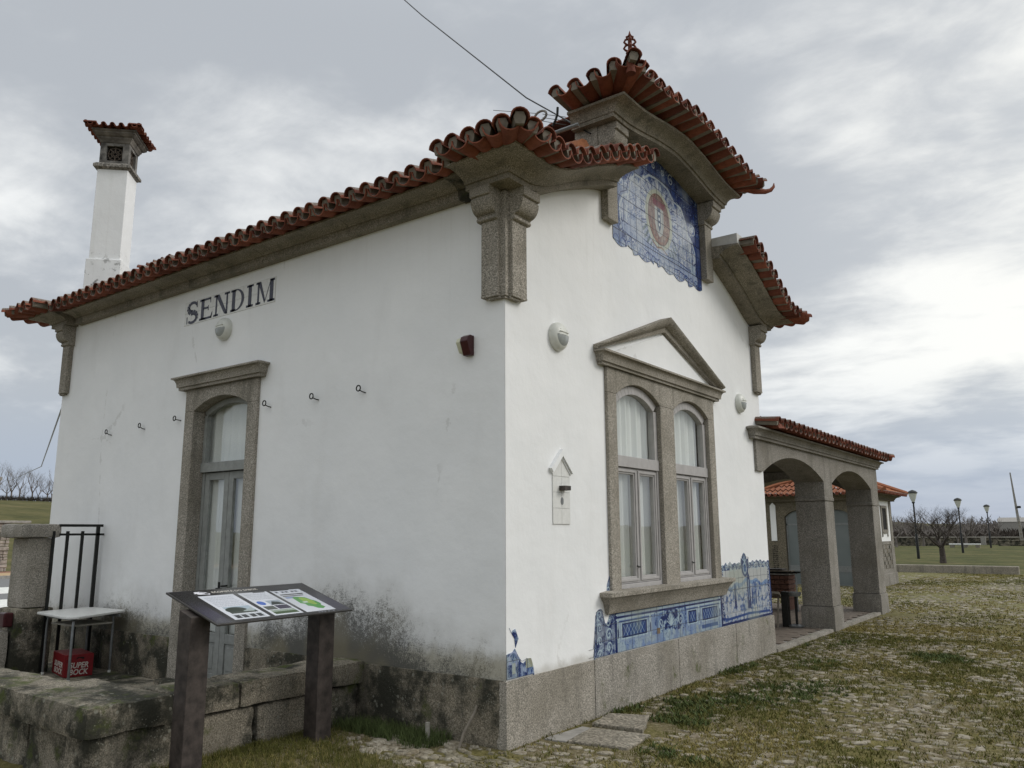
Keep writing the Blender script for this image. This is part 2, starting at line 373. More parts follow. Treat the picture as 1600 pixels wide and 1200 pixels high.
TA = lambda u, v, w: (u, -w, v)     # facade south: u along x, v up, w outward -y
def np_mesh(name, v, f, mat, parent=None, kind=None, label=None, smooth=False):
    """v (n,3), f (m,3) or (m,4) int arrays"""
    me = bpy.data.meshes.new(name); k = f.shape[1]
    me.vertices.add(len(v)); me.vertices.foreach_set('co', v.astype(np.float32).ravel())
    me.loops.add(f.size); me.loops.foreach_set('vertex_index', f.astype(np.int32).ravel())
    me.polygons.add(len(f)); me.polygons.foreach_set('loop_start', np.arange(0, f.size, k, dtype=np.int32)); me.polygons.foreach_set('loop_total', np.full(len(f), k, dtype=np.int32))
    me.materials.append(MAT[mat]); me.update(calc_edges=True); me.validate()
    if smooth: me.polygons.foreach_set('use_smooth', [True]*len(me.polygons))
    return link(name, me, parent, None, kind, label)
def rough(x0, x1, y0, y1, z0, z1, step=.05, amp=.012, rnd=.02, seed=0, fr=5.):
    """worn stone block: gridded box with rounded edges and surface relief"""
    L = (x1-x0, y1-y0, z1-z0); c = ((x0+x1)/2, (y0+y1)/2, (z0+z1)/2); mb = MB(); idx = {}
    def vert(p):
        k = tuple(round(a, 4) for a in p)
        if k not in idx:
            q = Vector(p); lo = Vector(L)/2-Vector((rnd,)*3); inner = Vector(tuple(max(-lo[i], min(lo[i], q[i])) for i in range(3)))
            d = q-inner
            if d.length > rnd: q = inner+d.normalized()*rnd
            wq = q+Vector(c); nn = (q-inner).normalized() if d.length > 1e-6 else Vector((0, 0, 0))
            if nn.length < .1:
                a = [abs(q[i])/(L[i]/2) for i in range(3)]; i = a.index(max(a)); nn = Vector((0, 0, 0)); nn[i] = 1 if q[i] > 0 else -1
            s3 = Vector((seed*3.7, 0, 0))
            h = mnoise.noise((wq+s3)*fr)*1.1+mnoise.noise((wq+s3)*fr*3.1)*.5+mnoise.noise((wq+s3)*fr*8)*.25
            idx[k] = len(mb.v); mb.v.append(tuple(wq+nn*h*amp))
        return idx[k]
    N = [max(2, int(math.ceil(l/step))) for l in L]
    for ax in range(3):
        u, v = (ax+1) % 3, (ax+2) % 3
        for sg in (-1, 1):
            for i in range(N[u]):
                for j in range(N[v]):
                    q = []
                    for di, dj in ((0, 0), (1, 0), (1, 1), (0, 1)):
                        p = [0, 0, 0]; p[ax] = sg*L[ax]/2; p[u] = -L[u]/2+L[u]*(i+di)/N[u]; p[v] = -L[v]/2+L[v]*(j+dj)/N[v]; q.append(vert(p))
                    mb.f.append(tuple(q) if sg > 0 else tuple(q[::-1]))
    return mb
def text_mesh(txt, mat, size=1., shear=0., offset=0., extrude=.001):
    c = bpy.data.curves.new('t', 'FONT'); c.body = txt; c.size = size; c.shear = shear; c.offset = offset; c.extrude = extrude; c.resolution_u = 3
    o = bpy.data.objects.new('t', c); COL.objects.link(o); bpy.context.view_layer.update()
    me = bpy.data.meshes.new_from_object(o.evaluated_get(bpy.context.evaluated_depsgraph_get())); COL.objects.unlink(o); bpy.data.objects.remove(o)
    me.materials.clear(); me.materials.append(MAT[mat]); return me
def basis(o, ex, ey, ez):
    M = Matrix((ex, ey, ez)).transposed().to_4x4(); M.translation = o; return M

# ------------------------------------------------------------------ painted pictures (made here, in memory)
class Pic:
    def __init__(s, name, u0, u1, v0, v1, res, bg):
        s.u0, s.u1, s.v0, s.v1 = u0, u1, v0, v1; s.w = int((u1-u0)/res); s.h = int((v1-v0)/res); s.name = name
        uu = u0+(np.arange(s.w)+.5)*(u1-u0)/s.w; vv = v0+(np.arange(s.h)+.5)*(v1-v0)/s.h; s.U, s.V = np.meshgrid(uu, vv)
        s.a = np.ones((s.h, s.w, 3))*np.array(bg)
    def bl(s, mask, c, al=1.):
        k = (np.clip(mask, 0, 1)*al)[..., None]; s.a = s.a*(1-k)+np.array(c)*k
    def ell(s, cu, cv, ru, rv, c, al=1., e=.06):
        d = np.sqrt(((s.U-cu)/ru)**2+((s.V-cv)/rv)**2); s.bl((1-d)/e+.5, c, al)
    def ring(s, cu, cv, ru, rv, wd, c, al=1.):
        d = np.abs(np.sqrt(((s.U-cu)/ru)**2+((s.V-cv)/rv)**2)-1)*min(ru, rv); s.bl((wd/2-d)/.004+.5, c, al)
    def line(s, pts, wd, c, al=1.):
        m = np.full(s.U.shape, 9.)
        for (a, b), (p, q) in zip(pts[:-1], pts[1:]):
            L = (p-a)**2+(q-b)**2+1e-9; t = np.clip(((s.U-a)*(p-a)+(s.V-b)*(q-b))/L, 0, 1)
            m = np.minimum(m, np.hypot(s.U-a-t*(p-a), s.V-b-t*(q-b)))
        s.bl((wd/2-m)/.004+.5, c, al)
    def poly(s, pts, c, al=1.):
        ins = np.zeros(s.U.shape, bool); n = len(pts)
        for i in range(n):
            x1, y1 = pts[i]; x2, y2 = pts[(i+1) % n]
            cnd = ((y1 > s.V) != (y2 > s.V)) & (s.U < (x2-x1)*(s.V-y1)/(y2-y1+1e-12)+x1); ins ^= cnd
        s.bl(ins.astype(float), c, al)
    def rect(s, a, b, c0, d, c, al=1.): s.bl(((s.U > a) & (s.U < b) & (s.V > c0) & (s.V < d)).astype(float), c, al)
    def spiral(s, cu, cv, r, turns, wd, c, dirn=1, ph=0.):
        s.line([(cu+r*(1-t/40)*math.cos(ph+dirn*turns*2*math.pi*t/40), cv+r*(1-t/40)*math.sin(ph+dirn*turns*2*math.pi*t/40)) for t in range(38)], wd, c)
    def fbm(s, sc, seed, octv=4):
        g = np.random.default_rng(seed); out = np.zeros(s.U.shape); amp = 1.; tot = 0
        for o in range(octv):
            k = sc*2**o; nu = int((s.u1-s.u0)*k)+3; nv_ = int((s.v1-s.v0)*k)+3; G = g.random((nv_, nu))
            x = (s.U-s.u0)*k; y = (s.V-s.v0)*k; xi = x.astype(int); yi = y.astype(int); fx = x-xi; fy = y-yi; fx = fx*fx*(3-2*fx); fy = fy*fy*(3-2*fy)
            out += amp*((G[yi, xi]*(1-fx)+G[yi, xi+1]*fx)*(1-fy)+(G[yi+1, xi]*(1-fx)+G[yi+1, xi+1]*fx)*fy); tot += amp; amp *= .55
        return out/tot
    def filigree(s, sc, seed, c, mask, al=.7, wd=.012, lv=(.42, .5, .58)):
        n = s.fbm(sc, seed, 3)
        for l in lv: s.bl((wd-np.abs(n-l))/.006*mask, c, al)
    def image(s):
        im = bpy.data.images.new(s.name, s.w, s.h); A = np.ones((s.h, s.w, 4), np.float32); A[..., :3] = np.clip(s.a, 0, 1)
        im.pixels.foreach_set(A.ravel()); im.pack(); im.update(); return im
    def material(s, coord, rough=.2, spec=.5, bump=0., sat=.95):
        """coord(M) -> vector socket carrying (u, v)"""
        M = Mt(s.name); vec = coord(M)
        mp = M.n('ShaderNodeMapping'); mp.vector_type = 'POINT'; mp.inputs['Location'].default_value = (-s.u0/(s.u1-s.u0), -s.v0/(s.v1-s.v0), 0); mp.inputs['Scale'].default_value = (1/(s.u1-s.u0), 1/(s.v1-s.v0), 1)
        M.l(vec, mp.inputs[0]); tx = M.n('ShaderNodeTexImage'); tx.image = s.image(); tx.extension = 'EXTEND'; M.l(mp.outputs[0], tx.inputs[0])
        hs = M.n('ShaderNodeHueSaturation'); hs.inputs['Saturation'].default_value = sat; M.l(tx.outputs[0], hs.inputs['Color']); col = M.mix(M.mr(M.noise(3, 4), .45, .75, 0, .3), hs.outputs[0], (.32, .33, .32))
        return M.out(col, rough, M.bump(M.noise(12, 2), .05, .01), 0, spec)
def coordYZ(M):
    X, Y_, Z_ = M.xyz(); c = M.n('ShaderNodeCombineXYZ'); M.l(Y_, c.inputs[0]); M.l(Z_, c.inputs[1]); return c.outputs[0]
def coordXZ(M):
    X, Y_, Z_ = M.xyz(); c = M.n('ShaderNodeCombineXYZ'); M.l(X, c.inputs[0]); M.l(Z_, c.inputs[1]); return c.outputs[0]

# ------------------------------------------------------------------ ground, road, hills
def gz(x, y):
    def ss(a, b, t): t = max(0., min(1., (t-a)/(b-a))); return t*t*(3-2*t)
    d = math.hypot(x, y)
    z = 5.2*ss(130, 520, d)*(1 if y > -50 else .6)
    # hill to the west
    z += 7.6*ss(-48, -150, x)*ss(-60, 10, y+x*.15+30)*(1-.6*ss(60, 160, y+.42*x))
    z += -.2*ss(-10, -15, x)
    z += mnoise.noise(Vector((x*.02, y*.02, 0)))*1.0*ss(60, 200, d)
    z += .05*ss(-.5, -1.1, x)*ss(-.15, -.6, y)*ss(-3.4, -2.9, y)*ss(-1.8, -1.5, x)*1
    z += mnoise.noise(Vector((x*.9, y*.9, 3)))*.014*ss(.25, 1.2, x)*(1-ss(20, 30, d))
    return z
def axis(fine0, fine1, step, far):
    a = [fine0+i*step for i in range(int((fine1-fine0)/step)+1)]; t = step; r = a[-1]
    while r < far: t *= 1.13; r += t; a.append(r)
    t = step; l = a[0]; L = []
    while l > -far: t *= 1.13; l -= t; L.append(l)
    return L[::-1]+a
gx = axis(-3.2, 7.2, .2, 2600); gy = axis(-6, 16, .22, 2600)
V = np.array([(x, y, gz(x, y)) for y in gy for x in gx]); nx_ = len(gx)
I, J = np.meshgrid(np.arange(nx_-1), np.arange(len(gy)-1)); b0 = (J*nx_+I).ravel()
np_mesh('ground', V, np.stack([b0, b0+1, b0+nx_+1, b0+nx_], 1), 'ground', None, 'structure', smooth=True)

def sheet(name, x0, x1, y0, y1, z, mat, parent=None, kind='structure', th=.004):
    return MB().box(x0, x1, y0, y1, z-.05, z+th).ob(name, mat, parent, kind=kind)
rd = Matrix.Rotation(R(0), 4, 'Z')
road = sheet('road', -34.5, -11, -40, 60, -.17, 'asphalt')
mb = MB()
mb.box(-27.9, -24.6, 2, 14, -.166, -.158).box(-21.9, -14.6, -1, 9, -.166, -.158)
mb.ob('zebra_crossing', 'paint', road)
pv = MB().box(-37.3, -34.5, -40, 60, -.25, -.04).ob('pavement', 'ochre', kind='structure')
MB().box(-38.6, -37.3, -40, 60, -.25, -.036).ob('red_band', 'redpave', pv)
MB().box(-34.5, -34.35, -40, 60, -.25, -.045, .01).ob('kerb', 'concrete', pv)

# ------------------------------------------------------------------ the station building
SB = thing('station_building', 'white plastered station building with granite trim, red tiled eaves and blue tile panels', 'building', (-4, 3.1, 0))
BW = 6.2
_by = [-1, 0, .25, .54, .85, 1.2, 1.5, 1.8, 2.2]; _bz = [4.62, 4.60, 4.63, 4.755, 4.91, 5.05, 5.17, 5.24, 5.28]
bw = lambda y: float(np.interp(min(y, BW-y), _by, _bz))
_cy = [1.3, 1.9, 2.2, 2.6, 3.1]; _cz = [5.945, 5.945, 5.985, 6.055, 6.105]
cw = lambda y: float(np.interp(min(y, BW-y), _cy, _cz))
# smooth both curves a little
def sm(f, y, w=.16): return (f(y-w)+2*f(y-w/2)+3*f(y)+2*f(y+w/2)+f(y+w))/9
bs = lambda y: sm(bw, y) if .1 < y < BW-.1 else bw(y)
cs = lambda y: sm(cw, y)

# walls
DX0, DX1 = -4.66, -3.40
mb = MB(TA); mb.box(-8, DX0, -.2, 4.70, -.35, 0).box(DX1, -.003, -.2, 4.70, -.35, 0).box(DX0, DX1, 3.28, 4.70, -.35, 0)
mb.ob('wall', 'pl_s', SB)
WY0, WY1, WZ0, WZ1 = 1.74, 4.36, 1.0, 3.26
mb = MB(TB); N = 62
for i in range(N):
    a = .003+(BW-.003)*i/N; b = .003+(BW-.003)*(i+1)/N; c = (a+b)/2
    top = (bs(c)+.17) if not 1.75 < c < 4.45 else cs(c)+.1
    ta = (bs(a)+.17) if not 1.75 < c < 4.45 else cs(a)+.1; tb = (bs(b)+.17) if not 1.75 < c < 4.45 else cs(b)+.1
    segs = [(-.2, WZ0), (WZ1, None)] if WY0 < c < WY1 else [(-.2, None)]
    for z0, z1 in segs:
        za, zb = (z1, z1) if z1 is not None else (ta, tb)
        mb.add([(a, z0, -.3), (b, z0, -.3), (b, zb, -.3), (a, za, -.3), (a, z0, 0), (b, z0, 0), (b, zb, 0), (a, za, 0)],
               [(0, 3, 2, 1), (4, 5, 6, 7), (0, 1, 5, 4), (2, 3, 7, 6)])
for yy, z0, z1 in ((WY0, WZ0, WZ1), (WY1, WZ0, WZ1)):
    mb.add([(yy, z0, -.3), (yy, z1, -.3), (yy, z1, 0), (yy, z0, 0)], [(0, 1, 2, 3)])
mb.add([(BW, -.2, -.3), (BW, 4.8, -.3), (BW, 4.8, 0), (BW, -.2, 0)], [(0, 1, 2, 3)])
mb.ob('wall', 'pl_e', SB)
MB().box(-8, -.3, BW-.3, BW-.002, -.2, 4.7).ob('wall', 'pl', SB)
MB().box(-7.998, -7.7, .35, BW-.3, -.2, 4.7).ob('wall', 'pl', SB)
# white block closing the north wing, as seen right of the centre bay
MB().box(-.32, .43, 4.508, 4.72, 5.375, 5.52).ob('wall', simple('weathered_white_render', (.58, .575, .55), .9, var=.12, sc=6, bump=.2), SB)
MB().box(-.30, -.003, 1.72, 4.48, 4.6, 5.9).ob('wall', 'pl', SB)
MB().box(-7.6, -.34, .36, BW-.36, .02, .05).ob('floor', 'concrete', SB)
# plinth blocks
for a, b in ((-8.02, -6.3), (-6.297, DX0-.05), (DX1+.04, -1.9), (-1.897, -.0)):
    mb = rough(a, b, -.024, .12, -.25, .508, .06, .004, .018, seed=a, fr=7); mb.ob('plinth_stone', 'gr_m', SB, True)
for i, (a, b) in enumerate(((-.024, 1.32), (1.323, 3.1), (3.103, 4.78), (4.783, 6.225))):
    mb = rough(-.1, .024+.001*i, a, b, -.25, .506+.001*i, .07, .003, .014, seed=b); mb.ob('plinth_stone', 'gr_l' if i else 'gr', SB, True)

def cav(p1, p3, h0=.055, h1=.13, top=.165, n=5, s0=0.):
    P = [(0, s0), (p1, 0), (p1, h0), (p1+.02, h0)]
    for i in range(1, n+1):
        t = i/n*math.pi/2; P.append((p1+.02+(p3-p1-.03)*(1-math.cos(t)), h0+(h1-h0)*math.sin(t)))
    return P+[(p3, h1), (p3, top), (0, top+.03)]
PM = cav(.09, .28, .085, .13, .15, 6); PW = cav(.19, .45, .05, .13, .15)
# main eaves, south side (in stones)
xs = [-7.62, -6.2, -4.75, -3.3, -1.9, -.44]
for i in range(5):
    MB().sweep([(xs[i]+.004, 0, 4.61, 0, -1), (xs[i+1]-.004, 0, 4.61, 0, -1)], PM).ob('cornice_stone', 'gr_d', SB, True)
MB().sweep([(-.44, -.001, 4.60, 0, -1), (-.285, -.001, 4.60, 0, -1)], cav(.11, .31, .085, .135, .155)).ob('cornice_stone', 'gr_m', SB, True)
def wing_path(flip, end=1.72):
    ys = [.0]+[.1+i*.09 for i in range(int((end-.1)/.09)+1)]+[end]
    P = [(-.285, 0, 4.615, 0, -1), (0, 0, 4.612, 1, -1)]+[(0, y, bs(y), 1, 0) for y in ys[1:]]
    return [(x, BW-y, z, nx, -ny) for x, y, z, nx, ny in P] if flip else P
for fl in (0, 1):
    MB().sweep(wing_path(fl), PW).ob('cornice_stone', 'gr_d', SB, True)
# rear wings (mirror of the street side)
for fl in (0, 1):
    P = [(-8-x, y, z, -nx, ny) for x, y, z, nx, ny in wing_path(fl)]
    MB().sweep(P, cav(.17, .40)).ob('cornice_stone', 'gr_d', SB, True)
# hood of the centre bay
PC = cav(.25, .43, .045, .145, .175, 6)
def hood_path(back=-.27):
    P = [(back, 1.7, cs(1.5), 0, -.5), (0, 1.7, cs(1.7), 1, -.5)]
    n = 30
    for i in range(1, n): y = 1.7+2.8*i/n; P.append((0, y, cs(y), 1, 0))
    return P+[(0, 4.5, cs(4.5), 1, .5), (back, 4.5, cs(4.5), 0, .5)]
MB().sweep(hood_path(), PC).ob('hood_stone', 'gr_d', SB, True)
P = [(-8-x, y, z-.15, -nx, ny) for x, y, z, nx, ny in hood_path()]
MB().sweep(P, PC).ob('hood_stone', 'gr_d', SB, True)
MB().box(-7.999, -7.6, 1.7, 4.5, 4.6, 5.85).ob('wall', 'pl', SB)

# pilasters with scroll corbels
def corbel(T, u0, u1, zt, h=.32, p=.24, w0=0.):
    r = p*.93; q = [(w0, zt-h), (.085, zt-h), (.10, zt-h+.01), (.10, zt-h+.03), (.088, zt-h+.04), (.10, zt-h+.055)]
    for i in range(7):
        t = i/6*math.pi/2; q.append((.10+(r-.10)*math.sin(t), zt-.10-(h-.155)*math.cos(t)))
    q += [(r-.012, zt-.095), (r-.012, zt-.085), (p, zt-.08), (p, zt), (w0, zt)]
    return MB(lambda a, b, c: T(c, b, a)).prism(q, u0, u1)
for (cx_, cy_, sx, sy) in ((0, 0, 1, -1), (0, BW, 1, 1), (-8, 0, -1, -1)):
    F = lambda a, b: (cx_+sx*a, cy_+sy*b)
    L = [F(.034, .034), F(-.022, .034), F(-.022, .07), F(-.205, .07), F(-.205, 0), F(-.0, 0), F(0, -.235), F(.07, -.235), F(.07, -.022), F(.034, -.022)]
    if sx*sy > 0: L = L[::-1]
    pl = MB().prism(L, 3.665, 4.60); o = pl.ob('pilaster', 'gr', SB, bevel=.007)
    for hh, k3 in ((3.625, .7), (3.645, 1.)):
        L3 = [(cx_+(x-cx_)*k3, cy_+(y-cy_)*k3) for x, y in L]; MB().prism(L3, hh, hh+.02).ob('pilaster_foot', 'gr', o)
    L2 = [F(.085, .085), F(-.215, .085), F(-.215, 0), F(0, 0), F(0, -.245), F(.085, -.245)]
    if sx*sy > 0: L2 = L2[::-1]
    # corbels as children of the pilaster
    Tx = lambda u, v, w_: F(-u, w_)+(v,); Ty = lambda u, v, w_: F(w_, -u)+(v,)
    corbel(Tx, .018, .235, 4.612, .28, .20).ob('corbel', 'gr', o, True, bevel=.006)
    corbel(Ty, .018, .265, 4.612, .28, .20).ob('corbel', 'gr', o, True, bevel=.006)
for a, b in ((1.70, 1.915), (4.29, 4.505)):
    mb = MB(TB); mb.box(a, b, 4.90, 5.66, 0, .085)
    o = mb.ob('pilaster', 'gr', SB, bevel=.008)
    corbel(TB, a-.03, b+.03, 5.945, .30, .23).ob('corbel', 'gr', o, True, bevel=.006)
MB().box(-.28, -.001, 1.66, 1.702, 5.3, 5.945).ob('pilaster', 'gr', SB)

# ---- roof tiles of the eaves, each one an object
def arc_mesh(name, mat, r0, r1, L, up, th=.010, n=8, dz=0., ks=.92):
    """half-round tile along +x (tip at x=0), running back to x=-L"""
    mb = MB(); sg = 1 if up else -1
    rows = [(0., r0), (-L, r1)]
    for x, r in rows:
        for rr in (r, r-th):
            for i in range(n+1):
                a = math.pi*i/n; mb.v.append((x, rr*math.cos(a), dz+sg*rr*math.sin(a)*ks))
    k = n+1
    def q(a, b, c, d): mb.f.append((a, b, c, d) if up else (d, c, b, a))
    for i in range(n):
        q(i, i+1, 2*k+i+1, 2*k+i)                       # outer
        q(k+i+1, k+i, 3*k+i, 3*k+i+1)                   # inner
        q(i+1, i, k+i, k+i+1)                           # tip end
        q(2*k+i, 2*k+i+1, 3*k+i+1, 3*k+i)
    q(0, 2*k, 3*k, k); q(n, k+n, 3*k+n, 2*k+n)
    return mb.mesh(name, mat, True)
TR = arc_mesh('trough_tile', 'tile', .092, .094, .52, False, dz=.098, ks=1.06)
CV = arc_mesh('cover_tile', 'tile', .078, .064, .52, True, dz=.086, ks=.98)
def tile_row(parent, legs, s=.195, fan=.6, pitch=3., upturn=.0, drop_last=0, lift=0.):
    """legs: list of polylines (Vector tip points) with a 2D outward normal each; corners where legs meet"""
    seq = []
    for li, (pts, nrm) in enumerate(legs):
        d = [0.]
        for a, b in zip(pts[:-1], pts[1:]): d.append(d[-1]+(b-a).length)
        Lg = d[-1]; k = max(1, round(Lg/s)); n = Vector((nrm[0], nrm[1], 0)).normalized()
        for i in range(2*k+1):
            if li > 0 and i == 0: continue
            t = Lg*i/(2*k); j = max(0, min(len(pts)-2, int(np.searchsorted(d, t, 'right'))-1))
            f = (t-d[j])/max(1e-6, d[j+1]-d[j]); p = pts[j].lerp(pts[j+1], f); tan = (pts[j+1]-pts[j]).normalized()
            dirn = n.copy(); z = 0.; ext = 0.
            for end, oth in ((0, li-1), (Lg, li+1)):
                if 0 <= oth < len(legs):
                    dl = abs(t-end)
                    if dl < fan:
                        k2 = 1-dl/fan; m2 = Vector((legs[oth][1][0], legs[oth][1][1], 0)).normalized()
                        dg = (n+m2).normalized(); ang = n.angle(dg)*k2; sgn = 1 if n.cross(dg).z > 0 else -1
                        dirn = Matrix.Rotation(sgn*ang, 3, 'Z') @ n; z = upturn*k2**1.4
            seq.append((p+Vector((0, 0, z+lift)), dirn, tan, i % 2))
    mor = MB()
    for p, dr, tan, odd in seq:
        ex = (Matrix.Rotation(0, 3, 'Z') @ dr).normalized(); ex = Vector((ex.x, ex.y, -math.tan(R(pitch+rng.uniform(-3, 3))))).normalized()
        ey = (tan-ex*tan.dot(ex)).normalized()
        if Vector((ex.x, ex.y, 0)).cross(Vector((ey.x, ey.y, 0))).z < 0: ey = -ey
        yw = rng.uniform(-.035, .035); ex, ey = (ex+ey*yw).normalized(), (ey-ex*yw).normalized(); ez = ex.cross(ey).normalized()
        j = Vector((rng.uniform(-.008, .008), rng.uniform(-.006, .006), rng.uniform(-.004, .004)))
        M = basis(p+j+(Vector((dr.x, dr.y, 0))*(-.012) if odd else Vector((0, 0, 0))), ex, ey, ez)
        link('trough_tile' if odd else 'cover_tile', TR if odd else CV, parent, M)
        if not odd:
            c = M @ Vector((-.035, 0, 0)); sv = []
            for x in (-.03, -.45):
                for yy, zz in ((-.034, .035), (.034, .035), (.05, .09), (.032, .135), (-.032, .135), (-.05, .09)): sv.append(tuple(M @ Vector((x, yy, zz))))
            mor.add(sv, [(0, 1, 2, 3, 4, 5), (6, 11, 10, 9, 8, 7)]+[(i, 6+i, 6+(i+1) % 6, (i+1) % 6) for i in range(6)])
    mor.ob('mortar', 'mortar', parent)
V3 = lambda *a: Vector(a)
roof = MB().box(-7.5, -.5, .5, BW-.5, 4.62, 4.66).ob('roof', 'dark', SB)
TZ = .13
tile_row(roof, [([V3(-7.66, -.455, 4.712), V3(-.30, -.455, 4.712)], (0, -1))], pitch=15)
def wing_legs(flip, mir=False, end=1.74):
    d = .64
    A = [V3(-.24, -d, 4.612+TZ), V3(d, -d, 4.612+TZ)]
    B = [V3(d, -d, 4.612+TZ)]+[V3(d, y, bs(y)+TZ) for y in [-.3+.1*i for i in range(20)]]+[V3(d, end, bs(end)+TZ)]
    L = [(A, (0, -1)), (B, (1, 0))]
    if flip: L = [([V3(p.x, BW-p.y, p.z) for p in pts], (n[0], -n[1])) for pts, n in L]
    if mir: L = [([V3(-8-p.x, p.y, p.z) for p in pts], (-n[0], n[1])) for pts, n in L]
    return L
wr = MB().add([(-.3, .1, 4.8), (-.02, .1, 4.8), (-.02, 1.7, 5.4), (-.3, 1.7, 5.4), (-.3, .1, 4.7), (-.02, .1, 4.7), (-.02, 1.7, 5.3), (-.3, 1.7, 5.3)], [(0, 1, 2, 3), (7, 6, 5, 4), (0, 4, 5, 1), (1, 5, 6, 2), (2, 6, 7, 3), (3, 7, 4, 0)]).ob('wing_roof', 'mortar', SB)
tile_row(wr, wing_legs(0), .192)
wr2 = MB().box(-.3, -.05, 4.6, 6.1, 4.7, 4.72).ob('wing_roof', 'mortar', SB)
L = wing_legs(1, end=1.40); tile_row(wr2, [L[0], L[1]], .192)
wr3 = MB().box(-7.95, -7.7, .1, 1.7, 4.7, 4.72).ob('wing_roof', 'mortar', SB)
L = wing_legs(0, True); tile_row(wr3, [L[0], ([L[1][0][0], L[1][0][1], L[1][0][2], L[1][0][3], L[1][0][4]], L[1][1])], .2)
def hood_legs(dx=.64, dy=.43, back=-.27, mir=False, dz=0.):
    y0, y1 = 1.7-dy, 4.5+dy; z0 = .165+dz; n = 26
    A = [V3(back, y0, cs(1.5)+z0), V3(dx, y0, cs(1.5)+z0)]
    B = [V3(dx, y0+(y1-y0)*i/n, cs(1.7+2.8*i/n)+z0) for i in range(n+1)]
    Cc = [V3(dx, y1, cs(4.5)+z0), V3(back, y1, cs(4.5)+z0)]
    L = [(A, (0, -1)), (B, (1, 0)), (Cc, (0, 1))]
    if mir: L = [([V3(-8-p.x, p.y, p.z) for p in pts], (-a[0], a[1])) for pts, a in L]
    return L
def bay_roof(mir=False, dz=0.):
    n = 20; vs = []; fs = []
    for i in range(n+1):
        y = 1.6+3.0*i/n; t = max(0., 1-abs(y-3.1)/1.5); zz = cs(y)+.20+dz
        vs += [(.35, y, zz), (-.05, min(max(y, 1.95), 4.25), zz+.22), (-.9, min(max(y, 2.1), 4.1), zz+.30), (-1.9, min(max(y, 2.4), 3.8), zz+.10)]
    for i in range(n):
        for k in range(3): a = i*4+k; fs.append((a, a+4, a+5, a+1))
    vs = [((-8-x if mir else x), y, z) for x, y, z in vs]
    return MB().add(vs, fs)
hr = bay_roof().ob('bay_roof', 'tile', SB)
tile_row(hr, hood_legs(.70, .48), .222, fan=.75, pitch=-7, upturn=.07, lift=.05)
hr2 = bay_roof(True, -.18).ob('bay_roof', 'tile', SB)
L = hood_legs(mir=True, dz=-.18); tile_row(hr2, [([L[0][0][0], L[0][0][1]], L[0][1]), (L[1][0][:14], L[1][1])], .222, fan=.75, pitch=-7)
# corrugated tile fields behind the first rows (rows of tiles too far up the slope to pick apart)
def field(name, parent, x0, x1, ybase, ridge_y, zb, zr, hipL, hipR, step=.0325):
    n = int((x1-x0)/step); rows = 9; vs = []; fs = []
    for i in range(n+1):
        x = x0+i*step; c = math.cos(2*math.pi*(i % 6)/6)
        reach = min(1., (x-hipL)/abs(ridge_y-ybase), (hipR-x)/abs(ridge_y-ybase))
        for k in range(rows+1):
            t = k/rows*max(.02, reach); y = ybase+(ridge_y-ybase)*t; vs.append((x, y, zb+(zr-zb)*t+.045*c+(.012 if k % 2 else 0)))
    for i in range(n):
        for k in range(rows): a = i*(rows+1)+k; fs.append((a, a+rows+1, a+rows+2, a+1))
    return MB().add(vs, fs).ob(name, 'tile', parent, True, kind='stuff')
field('tile_field', roof, -7.95, -.05, -.06, 3.1, 4.93, 5.75, -8.0, 0.0)
field('tile_field', roof, -7.95, -.05, BW+.06, 3.1, 4.93, 5.75, -8.0, 0.0)

# terracotta finial at the left corner of the hood and upturned horn at the right one
hc = hood_legs()[1][0][0]
fb = V3(hc.x-.03, hc.y+.03, hc.z+.19)
mb = MB(); mb.lathe([(.05, -.14), (.045, -.08), (.04, -.02), (.035, .02), (.055, .03), (.055, .045), (.03, .055), (.03, .075), (.045, .08), (.045, .09), (.022, .10), (.020, .24), (.012, .26), (.022, .275), (.014, .29), (.001, .335)], 12, tuple(fb))
for k in range(4):
    a = k*math.pi/2+.6; ca, sa = math.cos(a), math.sin(a); pr = [(.012, .10), (.045, .115), (.062, .135), (.045, .165), (.018, .175), (.04, .185), (.058, .205), (.045, .232), (.016, .238), (.03, .25), (.034, .262), (.01, .272)]
    mb.tube([(fb.x+r_*ca, fb.y+r_*sa, fb.z+z_) for r_, z_ in pr], .011, 6)
mb.ob('finial', 'tile', SB, True)
he = hood_legs()[2][0][0]
MB().tube([(he.x-.30, he.y-.30, he.z+.17), (he.x-.05, he.y-.05, he.z+.09), (he.x+.05, he.y+.05, he.z+.085), (he.x+.11, he.y+.10, he.z+.11), (he.x+.145, he.y+.125, he.z+.16), (he.x+.15, he.y+.13, he.z+.21)], [.07, .05, .035, .028, .02, .006], 8).ob('ridge_horn', 'tile', SB, True)
# ridge tile running back from the hood's left side, lower terracotta roof behind the wing
MB().tube([(-.05, 1.45, 5.62), (-.9, 1.62, 5.78)], .10, 10).ob('ridge_tile', 'tile2', SB, True)
MB().add([(-.03, .95, 5.16), (-.03, 1.68, 5.56), (-.9, 1.68, 5.66), (-.9, .95, 5.30), (-.03, .95, 5.0), (-.03, 1.68, 5.3), (-.9, 1.68, 5.3), (-.9, .95, 5.0)], [(0, 1, 2, 3), (0, 4, 5, 1), (1, 5, 6, 2), (3, 2, 6, 7), (0, 3, 7, 4), (4, 7, 6, 5)]).ob('roof_infill', 'tile2', SB)

